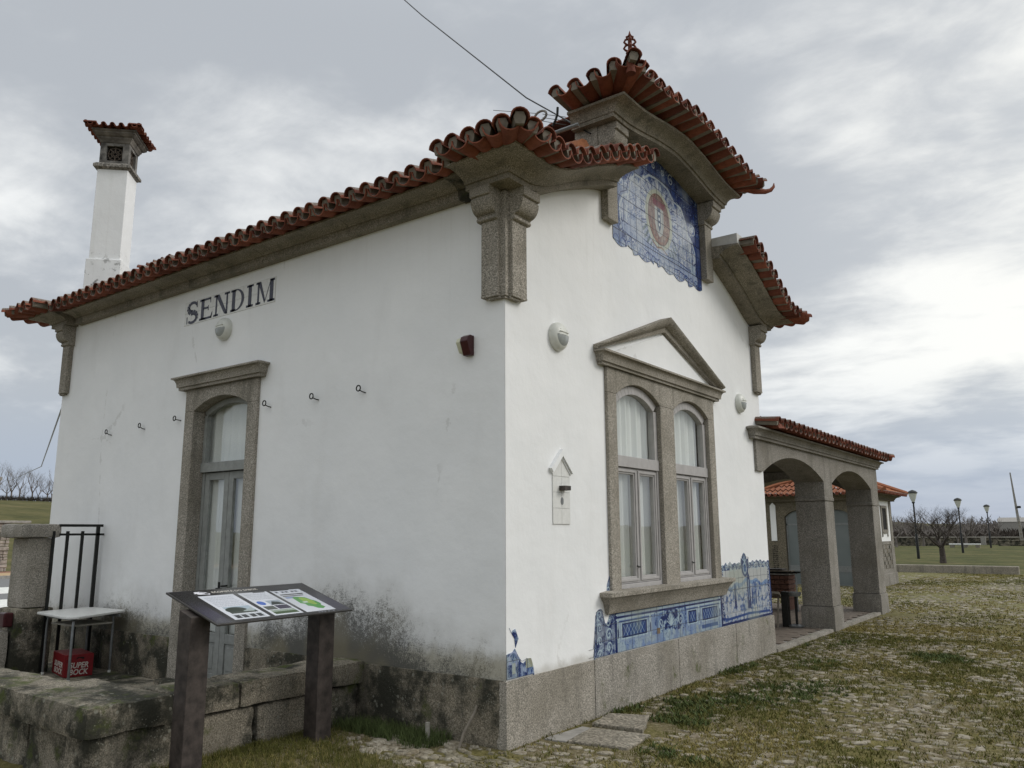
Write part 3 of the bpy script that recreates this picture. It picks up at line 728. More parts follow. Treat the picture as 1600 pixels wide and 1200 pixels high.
# ---- chimney turned 45 degrees
CH = Matrix.Translation((-7.62, .31, 0)) @ Matrix.Rotation(R(-45), 4, 'Z')
CT = lambda a, b, c: tuple(CH @ Vector((a, b, c)))
ch = MB(CT); ch.box(-.215, .215, -.215, .215, 4.7, 7.05)
cho = ch.ob('chimney', 'pl_c', SB, bevel=.006)
MB(CT).box(-.245, .245, -.245, .245, 4.7, 5.62).ob('chimney_base', 'pl_c', cho, bevel=.008)
def sqr(prof, n=1):
    mb = MB(CT)
    for h, z in prof: mb.v += [CT(-h, -h, z), CT(h, -h, z), CT(h, h, z), CT(-h, h, z)]
    for i in range(len(prof)-1):
        for j in range(4): k = (j+1) % 4; mb.f.append((i*4+j, i*4+k, i*4+4+k, i*4+4+j))
    mb.f += [(3, 2, 1, 0), tuple(range((len(prof)-1)*4, len(prof)*4))]
    return mb
sqr([(.215, 7.03), (.24, 7.05), (.265, 7.06), (.265, 7.10), (.235, 7.13), (.21, 7.14)]).ob('chimney_band', 'rend', cho)
# lantern with pierced round-headed openings and radial grilles on four sides
LZ0, LZ1 = 7.13, 7.47
mb = MB(CT)
for sx, sy in ((-1, -1), (1, -1), (1, 1), (-1, 1)): mb.box(min(sx*.205, sx*.115), max(sx*.205, sx*.115), min(sy*.205, sy*.115), max(sy*.205, sy*.115), LZ0, LZ1)
for a, b in ((LZ0, LZ0+.05), (LZ1-.05, LZ1)):
    mb.box(-.116, .116, -.204, -.150, a, b).box(-.116, .116, .150, .204, a, b).box(-.204, -.150, -.116, .116, a, b).box(.150, .204, -.116, .116, a, b)
mb.ob('chimney_lantern', simple('sooty_plaster', (.20, .19, .175), .9, var=.5, sc=6), cho)
MB(CT).box(-.13, .13, -.13, .13, LZ0, LZ1).ob('flue', 'dark', cho)
mb = MB(CT)
for k in range(8):
    a = k*math.pi/4; c0, s0 = math.cos(a), math.sin(a); zc_ = (LZ0+LZ1)/2
    for side in range(4):
        def P3(u, v):
            return [(u, -.17, v), (.17, u, v), (-u, .17, v), (-.17, -u, v)][side]
        mb.tube([P3(.02*c0, zc_+.02*s0), P3(.115*c0, zc_+.118*s0)], .010, 4)
for side in range(4):
    for rad in (.055, .10):
        mb.tube([[(rad*math.cos(t), -.17, (LZ0+LZ1)/2+rad*math.sin(t)), (.17, rad*math.cos(t), (LZ0+LZ1)/2+rad*math.sin(t)), (-rad*math.cos(t), .17, (LZ0+LZ1)/2+rad*math.sin(t)), (-.17, -rad*math.cos(t), (LZ0+LZ1)/2+rad*math.sin(t))][side] for t in [i*math.pi/6 for i in range(13)]], .008, 4)
mb.ob('grille', simple('sooty_terracotta', (.10, .08, .065), .9), cho)
sqr([(.20, 7.46), (.215, 7.47), (.225, 7.50), (.245, 7.53), (.245, 7.545), (.27, 7.56), (.30, 7.59), (.30, 7.61), (.315, 7.62), (.315, 7.645), (.1, 7.66)]).ob('chimney_cornice', simple('sooty_cornice', (.17, .155, .135), .9, var=.45, sc=5), cho)
ccap = sqr([(.33, 7.68), (.02, 7.76)]).ob('chimney_roof', 'tile', cho)
# short tiles around the cap: 4 x (7 + 6), sub-parts of the chimney beside its roof
sT = arc_mesh('cover_tile', 'tile', .036, .032, .17, True, dz=.036, n=6); sR = arc_mesh('trough_tile', 'tile', .042, .044, .17, False, dz=.04, n=6)
for side in range(4):
    Rz = Matrix.Rotation(side*math.pi/2, 4, 'Z')
    for i in range(13):
        u = -.385+.77*i/12; k2 = abs(u)/.385
        M = CH @ Rz @ Matrix.Translation((.40, u*.97, 7.64+.012*k2**3)) @ Matrix.Rotation(R(2), 4, 'Y')
        link('cover_tile' if i % 2 == 0 else 'trough_tile', sT if i % 2 == 0 else sR, cho, M)

# ---- door on the south side
def arch_pts(u0, u1, zs, rise, n=14):
    c = (u0+u1)/2; h = (u1-u0)/2; r = (h*h+rise*rise)/(2*rise); return [(c+h*(-1+2*i/n), zs-(r-rise)+math.sqrt(max(0, r*r-(h*(-1+2*i/n))**2))) for i in range(n+1)]
def arch_lintel(mb, u0, u1, zs, rise, ztop, w0, w1, n=14):
    P = arch_pts(u0, u1, zs, rise, n); vs = []; fs = []
    for u, z in P: vs += [(u, z, w0), (u, z, w1), (u, ztop, w1), (u, ztop, w0)]
    for i in range(n):
        a = i*4; fs += [(a+1, a+5, a+6, a+2), (a, a+4, a+5, a+1), (a+2, a+6, a+7, a+3), (a+3, a+7, a+4, a)]
    fs += [(0, 1, 2, 3), (n*4+3, n*4+2, n*4+1, n*4)]
    return mb.add(vs, fs)
du0, du1 = -4.55, -3.52
mb = MB(TA); mb.box(-4.735, du0, -.2, 3.075, -.2, .035).box(du1, -3.345, -.2, 3.075, -.2, .035)
arch_lintel(mb, du0, du1, 3.075, .135, 3.335, -.2, .035)
mb.box(-4.735, du0, 3.076, 3.335, -.2, .035).box(du1, -3.345, 3.076, 3.335, -.2, .035)
door = mb.ob('door', 'gr', SB, bevel=.006)
door['label'] = 'tall glazed double door in arched granite surround'
# moulded cornice over the door with returned ends
pf = cav(.055, .13, .035, .13, .15)
MB().sweep([(-4.78, .0, 3.338, -.8, 0), (-4.78, -.03, 3.338, -.8, -1), (-3.30, -.03, 3.338, .8, -1), (-3.30, .0, 3.338, .8, 0)], pf).ob('door_cornice', 'gr', door, True)
def leaf_frame(mb, u0, u1, v0, v1, sw, w0, w1):
    mb.box(u0, u0+sw, v0, v1, w0, w1).box(u1-sw, u1, v0, v1, w0, w1).box(u0+sw, u1-sw, v0, v0+sw, w0, w1).box(u0+sw, u1-sw, v1-sw, v1, w0, w1)
def arched_frame(mb, u0, u1, v0, vs_, rise, sw, w0, w1, n=12):
    O = arch_pts(u0, u1, vs_, rise, n); I2 = arch_pts(u0+sw, u1-sw, vs_, rise-.015, n)
    I2 = [(u, z-sw) for u, z in I2]
    for i in range(n):
        q = [O[i], O[i+1], I2[i+1], I2[i]]; mb.prism(q, w0, w1)
    mb.box(u0, u0+sw, v0, vs_-sw+.005, w0, w1).box(u1-sw, u1, v0, vs_-sw+.005, w0, w1).box(u0+sw, u1-sw, v0, v0+sw, w0, w1)
    return I2
mb = MB(TA); I2 = arched_frame(mb, du0+.003, du1-.003, 2.36, 3.075, .13, .05, -.17, -.11); mb.box(du0+.003, du1-.003, 2.36, 2.47, -.195, -.095)
mb.box(du0+.003, du0+.05, .05, 2.36, -.19, -.13).box(du1-.05, du1-.003, .05, 2.36, -.19, -.13)
mb.ob('door_frame', 'dframe', door, bevel=.004)
mb = MB(TA); mb.prism([(du0+.063, 2.42)]+[(u, z) for u, z in I2]+[(du1-.063, 2.42)], -.165, -.158); mb.ob('pane', 'glass', door)
cm = (du0+du1)/2
for a, b in ((du0+.052, cm-.003), (cm+.003, du1-.052)):
    mb = MB(TA); leaf_frame(mb, a, b, .07, 2.355, .085, -.185, -.14)
    mb.box(a+.086, b-.086, .48, .58, -.183, -.142)
    mb.box(a+.086, b-.086, .156, .479, -.172, -.155).box(a+.12, b-.12, .20, .44, -.16, -.148)
    mb.ob('door_leaf', 'dframe', door, bevel=.004)
    MB(TA).box(a+.083, b-.083, .57, 2.275, -.166, -.160).ob('pane', 'glass', door)
MB(TA).tube([(cm-.06, 1.06, -.13), (cm-.06, 1.06, -.10), (cm+.05, 1.06, -.095)], .009, 6).box(cm-.075, cm-.045, .96, 1.13, -.14, -.130).ob('handle', 'black', door)
MB(TA).tube([(cm+.05, 1.09, -.13), (cm+.05, 1.09, -.09), (cm+.16, 1.10, -.085)], .010, 6).ob('handle', 'black', door)
def curtain(T, u0, u1, v0, v1, w, n=46, amp=.018, seed=0):
    g = random.Random(seed); vs = []; fs = []; ph = [g.uniform(0, 6) for _ in range(4)]
    for i in range(n+1):
        u = u0+(u1-u0)*i/n; k = math.sin(i*1.25+ph[0])*amp+math.sin(i*.53+ph[1])*amp*.8
        vs += [(u, v0, w+k), (u, (v0+v1)/2, w+k*.9), (u, v1, w+k*.8)]
    for i in range(n): a = i*3; fs += [(a, a+3, a+4, a+1), (a+1, a+4, a+5, a+2)]
    return MB(T).add(vs, fs)
curtain(TA, -4.75, -3.3, .58, 3.22, -.215, seed=3).ob('curtain', 'curtain', door, True)
MB(TA).box(-4.8, -3.2, -.2, 3.3, -.42, -.38).ob('backing', 'curtain', door)

# ---- paired window on the east front
WC = 3.025
A0, A1, B0, B1 = WC-1.175, WC-.175, WC+.175, WC+1.175
Z0w, ZS = 1.09, 3.045
mb = MB(TB)
for a, b in ((WC-1.36, A0), (A1, B0), (B1, WC+1.36)): mb.box(a, b, Z0w, ZS, -.16, .035)
for a, b in ((A0, A1), (B0, B1)): arch_lintel(mb, a, b, ZS, .155, 3.305, -.16, .035, 16)
for a, b in ((WC-1.36, A0), (A1, B0), (B1, WC+1.36)): mb.box(a, b, ZS+.001, 3.305, -.16, .035)
win = mb.ob('window', 'gr', SB, bevel=.006); win['label'] = 'paired arched window under a triangular granite pediment'
cs_ = cav(.03, .10, .03, .12, .14)
MB().sweep([(0.0, WC-1.46, 3.307, 0, -1), (.035, WC-1.46, 3.307, 1, -1), (.035, WC+1.46, 3.307, 1, 1), (.0, WC+1.46, 3.307, 0, 1)], cs_).ob('pediment_base', 'gr', win, True)
# raking cornices of the pediment
def rake(side):
    e = WC+side*1.56; ap = WC; mb = MB(TB); zb, za = 3.452, 3.93
    n = Vector((-(za-zb)*side*-1, 0)); L = math.hypot(ap-e, za-zb); tx, tz = (ap-e)/L, (za-zb)/L; nx2, nz2 = (-tz, tx) if side < 0 else (tz, -tx)
    prof = [(0, .0), (0, .05), (.055, .055), (.06, .075), (.085, .11), (.125, .13), (.16, .135), (.16, 0.)]   # (across, out)
    vs = []
    for (cu, cv, last) in ((e, zb, 0), (ap, za, 1)):
        for a, w_ in prof:
            if last: vs.append((cu, cv+a/tx*side*-1 if False else cv+a/abs(tx), w_))
            else: vs.append((cu+nx2*a*.0, cv+a*.62/abs(tx)*.0+a*.45, w_)) if False else vs.append((cu-side*0.0, cv+a*.30, w_))
    k = len(prof); mb.add(vs, [(i, (i+1) % k, k+(i+1) % k, k+i) for i in range(k)]+[tuple(range(k)), tuple(range(2*k-1, k-1, -1))])
    return mb
for sd in (-1, 1): rake(sd).ob('raking_cornice', 'gr', win, True)
MB(TB).prism([(WC-1.3, 3.455), (WC+1.3, 3.455), (WC, 3.90)], .001, .02).ob('tympanum', 'pl', win)
# sill
sp = [(0, -.21), (.035, -.20), (.05, -.16), (.07, -.10), (.105, -.055), (.11, -.045), (.13, -.04), (.13, 0), (0, .012)]
MB().sweep([(0.0, WC-1.42, 1.089, 0, -1), (.002, WC-1.42, 1.089, 1, -1), (.002, WC+1.42, 1.089, 1, 1), (0., WC+1.42, 1.089, 0, 1)], sp).ob('window_sill', 'gr', win, True)
for (a, b) in ((A0, A1), (B0, B1)):
    mb = MB(TB); I2 = arched_frame(mb, a+.003, b-.003, 2.315, ZS, .150, .075, -.09, -.015); mb.box(a+.003, b-.003, 2.315, 2.43, -.095, -.003)
    mb.box(a+.003, a+.045, Z0w, 2.315, -.09, -.015).box(b-.045, b-.003, Z0w, 2.315, -.09, -.015).box(a+.045, b-.045, Z0w+.001, Z0w+.05, -.092, -.008)
    mb.ob('window_frame', 'frame', win, bevel=.004)
    MB(TB).prism([(a+.077, 2.42)]+I2+[(b-.077, 2.42)], -.056, -.050).ob('pane', 'glass', win)
    c = (a+b)/2
    for u0, u1 in ((a+.047, c-.003), (c+.003, b-.047)):
        mb = MB(TB); leaf_frame(mb, u0, u1, Z0w+.053, 2.312, .065, -.08, -.03); leaf_frame(mb, u0+.018, u1-.018, Z0w+.073, 2.292, .026, -.0305, -.018); mb.ob('casement', 'frame', win, bevel=.003)
        MB(TB).box(u0+.062, u1-.062, Z0w+.115, 2.252, -.056, -.050).ob('pane', 'glass', win)
    MB(TB).tube([(c-.035, 1.30, -.03), (c-.035, 1.30, -.0), (c-.11, 1.31, .005)], .008, 6).ob('handle', 'black', win)
    curtain(TB, a-.05, b+.05, 1.1, 3.22, -.125, seed=int(a*10)).ob('curtain', 'curtain', win, True)
MB(TB).box(WC-1.35, WC+1.35, 1.0, 3.24, -.36, -.33).ob('backing', 'curtain', win)

# ------------------------------------------------------------------ azulejo pictures
B1_, B2_, B3_, BW_ = (.05, .12, .34), (.14, .26, .50), (.44, .55, .70), (.78, .81, .81)
def upper_picture():
    P = Pic('azulejo_coat_of_arms', 1.88, 4.34, 4.60, 6.20, .0045, (.74, .76, .79))
    n = P.fbm(7, 3); n2 = P.fbm(16, 5)
    P.bl((n-.55)*3, B3_, .5); P.bl((n2-.60)*6, B2_, .45); P.filigree(6, 91, B1_, 1., .55, .010, (.40, .46, .52, .58, .64)); P.filigree(11, 92, B2_, 1., .6, .012, (.4, .5, .6))
    # dark field at the top and at the right, with scrolls
    top = (P.V-(5.62+.16*np.cos((P.U-3.1)*2.3)+.05*np.sin(P.U*19)))/.05; P.bl(top, B1_, .88)
    side = (np.abs(P.U-3.1)-(.93+.05*np.sin(P.V*15)))/.05; P.bl(side*(P.U > 3.1), B1_, .80); P.bl(side*(P.U < 3.1), B2_, .45)
    P.bl((n2-.5)*8*((top > 0) | ((side > 0) & (P.U > 3.1))), B2_, .75)
    for sg in (-1, 1):
        c = lambda u, v: (3.1+sg*u, v)
        P.line([c(0, 5.86), c(.25, 5.83), c(.42, 5.72), c(.62, 5.70), c(.72, 5.58), c(.78, 5.40), c(.92, 5.34), c(1.0, 5.2), c(.98, 4.9)], .028, BW_, .85)
        P.line([c(0, 5.90), c(.27, 5.87), c(.45, 5.76), c(.66, 5.735), c(.77, 5.6), c(.83, 5.43), c(.97, 5.36), c(1.05, 5.2)], .012, B1_)
        P.line([c(.86, 4.85), c(.84, 5.25), c(.80, 5.36)], .03, BW_, .7); P.line([c(.93, 4.85), c(.91, 5.25)], .012, B1_)
        P.line([c(.75, 4.85), c(.73, 5.2)], .012, B2_)
        for (u, v, r, d) in ((.60, 5.62, .07, 1), (.95, 5.50, .08, -1), (1.02, 4.98, .09, 1), (.90, 4.86, .08, -1), (.35, 5.98, .08, 1), (.12, 6.0, .05, -1), (.7, 4.83, .06, 1)):
            P.spiral(3.1+sg*u, v, r, 1.6, .014, B1_ if v < 5.4 else BW_, d*sg, 1.)
        for i in range(6):
            a = 1.9+i*.18; P.line([c(.34*math.sin(a*1.0)+.02, 5.33+.45*math.cos(a)), c(.44*math.sin(a)+.03, 5.31+.52*math.cos(a+.1))], .035, (.33, .40, .36), .6)
    # rays round the medallion
    for i in range(34):
        a = i/33*math.pi*1.3-.15*math.pi; P.line([(3.08+.37*math.cos(a), 5.36+.37*math.sin(a)), (3.08+.50*math.cos(a), 5.36+.47*math.sin(a))], .012, BW_ if i % 2 else B1_, .8)
    P.ell(3.08, 5.34, .36, .375, (.66, .68, .62)); P.ell(3.08, 5.34, .28, .31, (.50, .42, .37))
    P.ring(3.08, 5.34, .285, .315, .014, (.34, .26, .22))
    P.bl((P.fbm(14, 9)-.5)*5*(((P.U-3.08)/.31)**2+((P.V-5.34)/.32)**2 < 1), (.66, .58, .50), .75); P.filigree(16, 77, (.35, .16, .16), (((P.U-3.08)/.29)**2+((P.V-5.34)/.32)**2 < 1)*1., .8, .02)
    P.poly([(2.93, 5.58), (3.24, 5.58), (3.24, 5.50), (2.93, 5.50)], (.42, .16, .22), .8)
    P.poly([(2.97, 5.49), (3.20, 5.49), (3.20, 5.27), (3.16, 5.17), (3.085, 5.12), (3.01, 5.17), (2.97, 5.27)], (.66, .67, .66))
    P.poly([(3.045, 5.49), (3.125, 5.49), (3.125, 5.26), (3.085, 5.18), (3.045, 5.26)], (.30, .36, .44))
    for u, v in ((3.085, 5.42), (3.085, 5.35), (3.085, 5.28)): P.ell(u, v, .018, .02, (.80, .82, .82))
    P.line([(2.86, 5.20), (2.95, 5.08), (3.08, 5.04), (3.22, 5.08), (3.31, 5.20)], .03, (.52, .36, .28)); P.line([(2.88, 5.02), (3.0, 4.97), (3.12, 5.0), (3.26, 4.95)], .02, (.50, .38, .30))
    # ribbon band and lower scallops
    P.line([(2.2, 4.98), (2.7, 4.90), (3.1, 4.86), (3.6, 4.90), (4.1, 4.84)], .11, (.60, .65, .74)); 
    g = random.Random(4)
    for i in range(38):
        u = 2.35+i*.043; v = 4.925-.03*math.sin((u-2.3)*1.7); P.line([(u, v-.03), (u+g.uniform(-.012, .012), v+.03)], .011, B2_)
    P.line([(2.2, 5.04), (2.7, 4.96), (3.1, 4.925), (3.6, 4.955), (4.1, 4.90)], .009, B1_); P.line([(2.2, 4.92), (2.7, 4.85), (3.1, 4.80), (3.6, 4.84), (4.1, 4.78)], .009, B1_)
    for i in range(16): P.ring(2.0+i*.15, 4.775, .06, .055, .012, B2_); P.ring(2.0+i*.15, 4.775, .03, .03, .01, B3_)
    P.rect(2.28, 2.44, 5.0, 5.12, (.62, .66, .74)); P.rect(3.95, 4.09, 4.90, 5.02, (.62, .68, .74))
    md = ((P.U-3.08)/.36)**2+((P.V-5.34)/.37)**2 > 1
    P.filigree(9, 51, BW_, md*(top > 0), .6); P.filigree(10, 52, B1_, md*(top <= 0), .5, .008); P.filigree(22, 53, B2_, md*1., .28, .014)
    P.bl((P.fbm(3, 21)-.55)*5*md, (.70, .73, .76), .6)
    for i in range(19): u = 1.93+i*.1385; P.rect(u-.003, u+.003, 4.5, 6.3, (.12, .13, .18), .7)
    for i in range(12): v = 4.62+i*.1385; P.rect(1.8, 4.4, v-.003, v+.003, (.12, .13, .18), .8)
    return P
def lower_picture():
    P = Pic('azulejo_dado', -.02, 6.24, .48, 1.42, .0045, (.55, .63, .72))
    n = P.fbm(9, 13); n2 = P.fbm(22, 15); P.bl((n-.5)*3, (.62, .70, .76), .6)
    C_ = (.66, .74, .78)
    # corner fragment
    m = (P.U < .6); P.bl(m*1., (.50, .56, .68)); P.bl(m*(n2-.47)*9, B1_, .9); P.bl(m*(n-.5)*5, B2_, .6)
    P.ring(.09, .66, .055, .055, .016, (.55, .60, .78)); P.rect(.02, .07, .53, .62, B1_); P.rect(.075, .12, .55, .63, (.6, .63, .62)); P.bl(((P.U > .26) & (P.U < .5) & (P.V > .57)).astype(float), (.56, .57, .50))
    # left dark scroll border
    m = (P.U > 1.2) & (P.U < 1.74); P.bl(m*1., (.42, .47, .58)); P.bl(m*(n2-.44)*9, B1_, .92)
    for v in (.58, .70, .82, .94, 1.1): P.spiral(1.62, v, .06, 1.5, .014, C_, 1, v*9); P.spiral(1.45, v-.05, .05, 1.5, .012, C_, -1, v*5)
    P.line([(1.76, .50), (1.76, .90)], .05, B1_)
    # balustrade band below the window
    m = (P.U > 1.78) & (P.U < 4.36); P.bl(m*1., (.56, .63, .72)); P.bl(m*(n-.52)*4, (.38, .47, .66), .7)
    for v, w_, c in ((.895, .045, B2_), (.862, .012, C_), (.838, .016, B1_), (.815, .014, C_), (.797, .01, B2_)): P.rect(1.76, 4.36, v-w_/2, v+w_/2, c)
    for a, b in ((1.86, 2.42), (3.78, 4.28), (3.40, 3.66)):
        P.rect(a, b, .625, .785, C_); P.rect(a+.02, b-.02, .637, .773, B1_); P.rect(a+.04, b-.04, .648, .762, B2_)
        k = 0
        while a+.04+k*.07 < b-.1:
            u = a+.04+k*.07; P.line([(u, .65), (u+.1, .76)], .007, C_, .8); P.line([(u+.1, .65), (u, .76)], .007, C_, .8); k += 1
    for u in (1.80, 2.48, 3.71, 4.33): P.rect(u-.02, u+.02, .60, .81, C_); P.ell(u, .69, .012, .05, B1_)
    P.rect(2.52, 3.38, .60, .81, (.45, .55, .70)); 
    P.ell(2.97, .70, .27, .14, B1_, .9); P.bl((n2-.46)*9*((np.abs(P.U-2.97) < .40) & (P.V < .83)), B2_, .9)
    P.bl((n2-.52)*9*((np.abs(P.U-2.97) < .36) & (P.V < .82)), C_, .8)
    for i in range(9): a = math.pi*(.12+.095*i); P.line([(2.97, .66), (2.97+.10*math.cos(a), .67+.11*math.sin(a))], .014, C_)
    for sg in (-1, 1): P.spiral(2.97+sg*.24, .70, .07, 1.7, .014, C_, sg); P.line([(2.97+sg*.05, .60), (2.97+sg*.14, .53), (2.97+sg*.22, .58)], .05, C_); P.line([(2.97+sg*.3, .60), (2.97+sg*.26, .52)], .03, B1_)
    P.rect(2.62, 2.70, .54, .66, (.50, .42, .32)); P.rect(3.62, 3.74, .505, .60, (.55, .50, .40))
    m = (P.U > 1.78) & (P.U < 4.36) & (P.V < .60); P.bl(m*1., (.60, .67, .72), .8); P.bl(m*(n-.5)*6, (.34, .45, .68), .5)
    P.rect(3.78, 4.25, .55, .59, B2_, .8)
    # landscape panel to the right
    m = P.U > 4.37; P.bl(m*1., (.68, .70, .73)); P.bl(m*(n-.5)*3*(P.V < .98), (.46, .55, .66), .7)
    P.bl(m*((P.V > .97) & (P.V < 1.22))*1., (.70, .71, .71), .9)
    P.bl(m*(np.abs(P.V-(.985+.03*np.sin(P.U*5)+.02*np.sin(P.U*17)))*-1+.028)/.006, B3_); P.bl(m*(n2-.5)*6*(np.abs(P.V-.97) < .035), B2_, .8)
    P.bl(m*(n2-.54)*8*(P.V < .93), B2_, .75)
    for u, h, w_ in ((4.86, .24, .035), (5.46, .16, .02), (5.60, .14, .018)):
        P.line([(u, .72), (u, .72+h)], w_*2, B1_, .85); P.ell(u, .73+h, w_*.9, .025, B2_)
    P.poly([(5.44, .70), (5.62, .70), (5.60, .98), (5.46, .98)], B2_, .35)
    P.poly([(5.28, .66), (5.40, .66), (5.39, 1.06), (5.34, 1.14), (5.29, 1.06)], B1_, .9); P.line([(5.34, .78), (5.34, 1.02)], .03, C_, .7)
    P.line([(4.4, .60), (4.6, .58), (5.3, .60), (6.1, .575)], .03, B2_)
    for v in range(9): P.spiral(4.45, .60+v*.07, .045, 1.2, .012, B1_, 1, v); P.spiral(6.12, .60+v*.07, .05, 1.2, .014, B1_, -1, v)
    P.rect(4.37, 4.41, .48, 1.25, B1_); P.rect(6.16, 6.24, .48, 1.25, B2_); P.rect(4.37, 6.24, .51, .545, B1_, .9)
    P.bl(m*(P.V > 1.17)*(n2-.40)*8, B1_, .9)
    for i in range(13): P.spiral(4.48+i*.135, 1.20+.015*math.sin(i*2), .045, 1.4, .012, C_, 1 if i % 2 else -1, i)
    P.ell(5.24, 1.22, .13, .15, B1_, .9); P.ell(5.24, 1.18, .07, .08, C_, .8); P.ell(5.24, 1.18, .045, .05, B2_)
    for i in range(5): P.line([(5.24, 1.26), (5.24+.09*math.cos(.5+i*.53), 1.26+.09*math.sin(.5+i*.53))], .016, C_, .8)
    P.filigree(14, 61, C_, (P.U < 1.74)*1., .7, .02); P.filigree(16, 62, B1_, ((P.U > 1.76) & (P.U < 4.36) & (P.V < .8))*1., .35, .012); P.filigree(13, 63, B2_, ((P.U > 4.42) & (P.V < .96))*1., .4, .008); P.filigree(18, 64, C_, ((P.U > 4.42) & (P.V > 1.16))*1., .6, .02)
    P.bl((P.fbm(2, 31)-.55)*5, (.60, .63, .58), .5)
    for i in range(46): u = .004+i*.1385; P.rect(u-.003, u+.003, .4, 1.5, (.20, .22, .28), .55)
    for i in range(8): v = .512+i*.1385; P.rect(-.1, 6.4, v-.003, v+.003, (.20, .22, .28), .55)
    return P
MAT['az_up'] = upper_picture().material(coordYZ, .16, .5); MAT['az_lo'] = lower_picture().material(coordYZ, .18, .5)
TS = .1385
TILE_ME = {}
def tile_set(parent, u_a, u_b, v0, v1, zlo, zhi, mat, name='azulejo_tile', T=TB, g=.0012, w=.006, ts=TS, uo=0.):
    k = (mat, ts)
    if k not in TILE_ME: TILE_ME[k] = MB(T).box(g, ts-g, g, ts-g, .0005, w).mesh(name, mat)
    i = 0
    nu = int(round((u_b-u_a)/ts)); nv_ = int(round((v1-v0)/ts))
    for i in range(nu):
        for j in range(nv_):
            a = u_a+i*ts; b = v0+j*ts; us = [a+g+(ts-2*g)*k2/5 for k2 in range(6)]
            lo = [max(b+g, zlo(u)) for u in us]; hi = [min(b+ts-g, zhi(u)) for u in us]
            if all(h-l < .004 for l, h in zip(lo, hi)): continue
            if all(abs(l-b-g) < 1e-6 and abs(h-b-ts+g) < 1e-6 for l, h in zip(lo, hi)):
                M = Matrix.Translation(T(a, b, rng.uniform(0, .0012)))
                link(name, TILE_ME[k], parent, M); continue
            mb = MB(T); vs = []
            for u, l, h in zip(us, lo, hi):
                if h < l: h = l = (l+h)/2
                vs += [(u, l, .0005), (u, l, w), (u, h, w), (u, h, .0005)]
            fs = []
            for q in range(5): c = q*4; fs += [(c+1, c+5, c+6, c+2), (c, c+4, c+5, c+1), (c+2, c+6, c+7, c+3)]
            mb.add(vs, fs+[(0, 1, 2, 3), (23, 22, 21, 20)]).ob(name, mat, parent)
# upper panel: backing slab carries its tiles
bk = MB(TB).box(1.93, 4.282, 4.95, 5.9, -.004, .0004).ob('azulejo_coat_of_arms', 'mortar', SB)
zl = lambda u: 4.775-.045*abs(math.sin((u-1.93)*math.pi/.30))-.03*abs(math.sin((u-1.93)*math.pi/1.17))+(.05 if 2.25 < u < 2.4 or 2.9 < u < 3.0 or 3.75 < u < 3.85 else 0)
tile_set(bk, 1.93, 1.93+17*TS, 4.62, 4.62+11*TS, zl, lambda u: cs(u)+.01 if u > 2.2 else 5.56, 'az_up')
bk = MB(TB).box(1.8, 4.35, .53, .86, -.004, .0004).ob('azulejo_dado', 'mortar', SB)
ip = lambda pts: (lambda u: float(np.interp(u, [p[0] for p in pts], [p[1] for p in pts])))
fr = ip([(0, .70), (.017, .708), (.081, .711), (.111, .745), (.125, .715), (.158, .682), (.21, .606), (.25, .62), (.282, .645), (.355, .638), (.371, .536), (.372, .40), (1.30, .40), (1.339, .40), (1.344, .535), (1.36, .64), (1.375, .70), (1.384, .885), (1.43, .935), (1.481, .945), (1.51, .93), (1.537, .85), (1.56, .80), (1.593, .796), (1.62, .83), (1.645, .872), (1.66, .90), (4.44, .90), (4.45, 1.23), (4.5, 1.25), (4.54, 1.23), (4.60, 1.27), (4.66, 1.235), (4.74, 1.28), (4.8, 1.24), (4.9, 1.26), (4.95, 1.24), (5.05, 1.26), (5.1, 1.25), (5.13, 1.31), (5.17, 1.30), (5.19, 1.36), (5.24, 1.38), (5.29, 1.35), (5.32, 1.29), (5.37, 1.31), (5.4, 1.25), (5.5, 1.25), (5.56, 1.28), (5.6, 1.24), (5.7, 1.28), (5.76, 1.25), (5.86, 1.28), (5.9, 1.24), (6.0, 1.26), (6.07, 1.23), (6.16, 1.26), (6.195, 1.24), (6.2, 1.22)])
tile_set(bk, .004, .004+45*TS, .512, .512+7*TS, lambda u: .5, lambda u: fr(u) if u < 6.195 else .4, 'az_lo')
MB(TB).prism([(.04, .905), (.075, .86), (.085, .88), (.12, .89), (.165, .81), (.15, .79), (.125, .745), (.11, .82), (.09, .84)], .0005, .005).ob('azulejo_shard', 'az_lo', bk)
MB(TB).prism([(1.60, .985), (1.675, .985), (1.675, 1.25), (1.655, 1.22), (1.615, 1.16), (1.605, 1.08)], .0005, .005).ob('azulejo_shard', 'az_lo', bk)

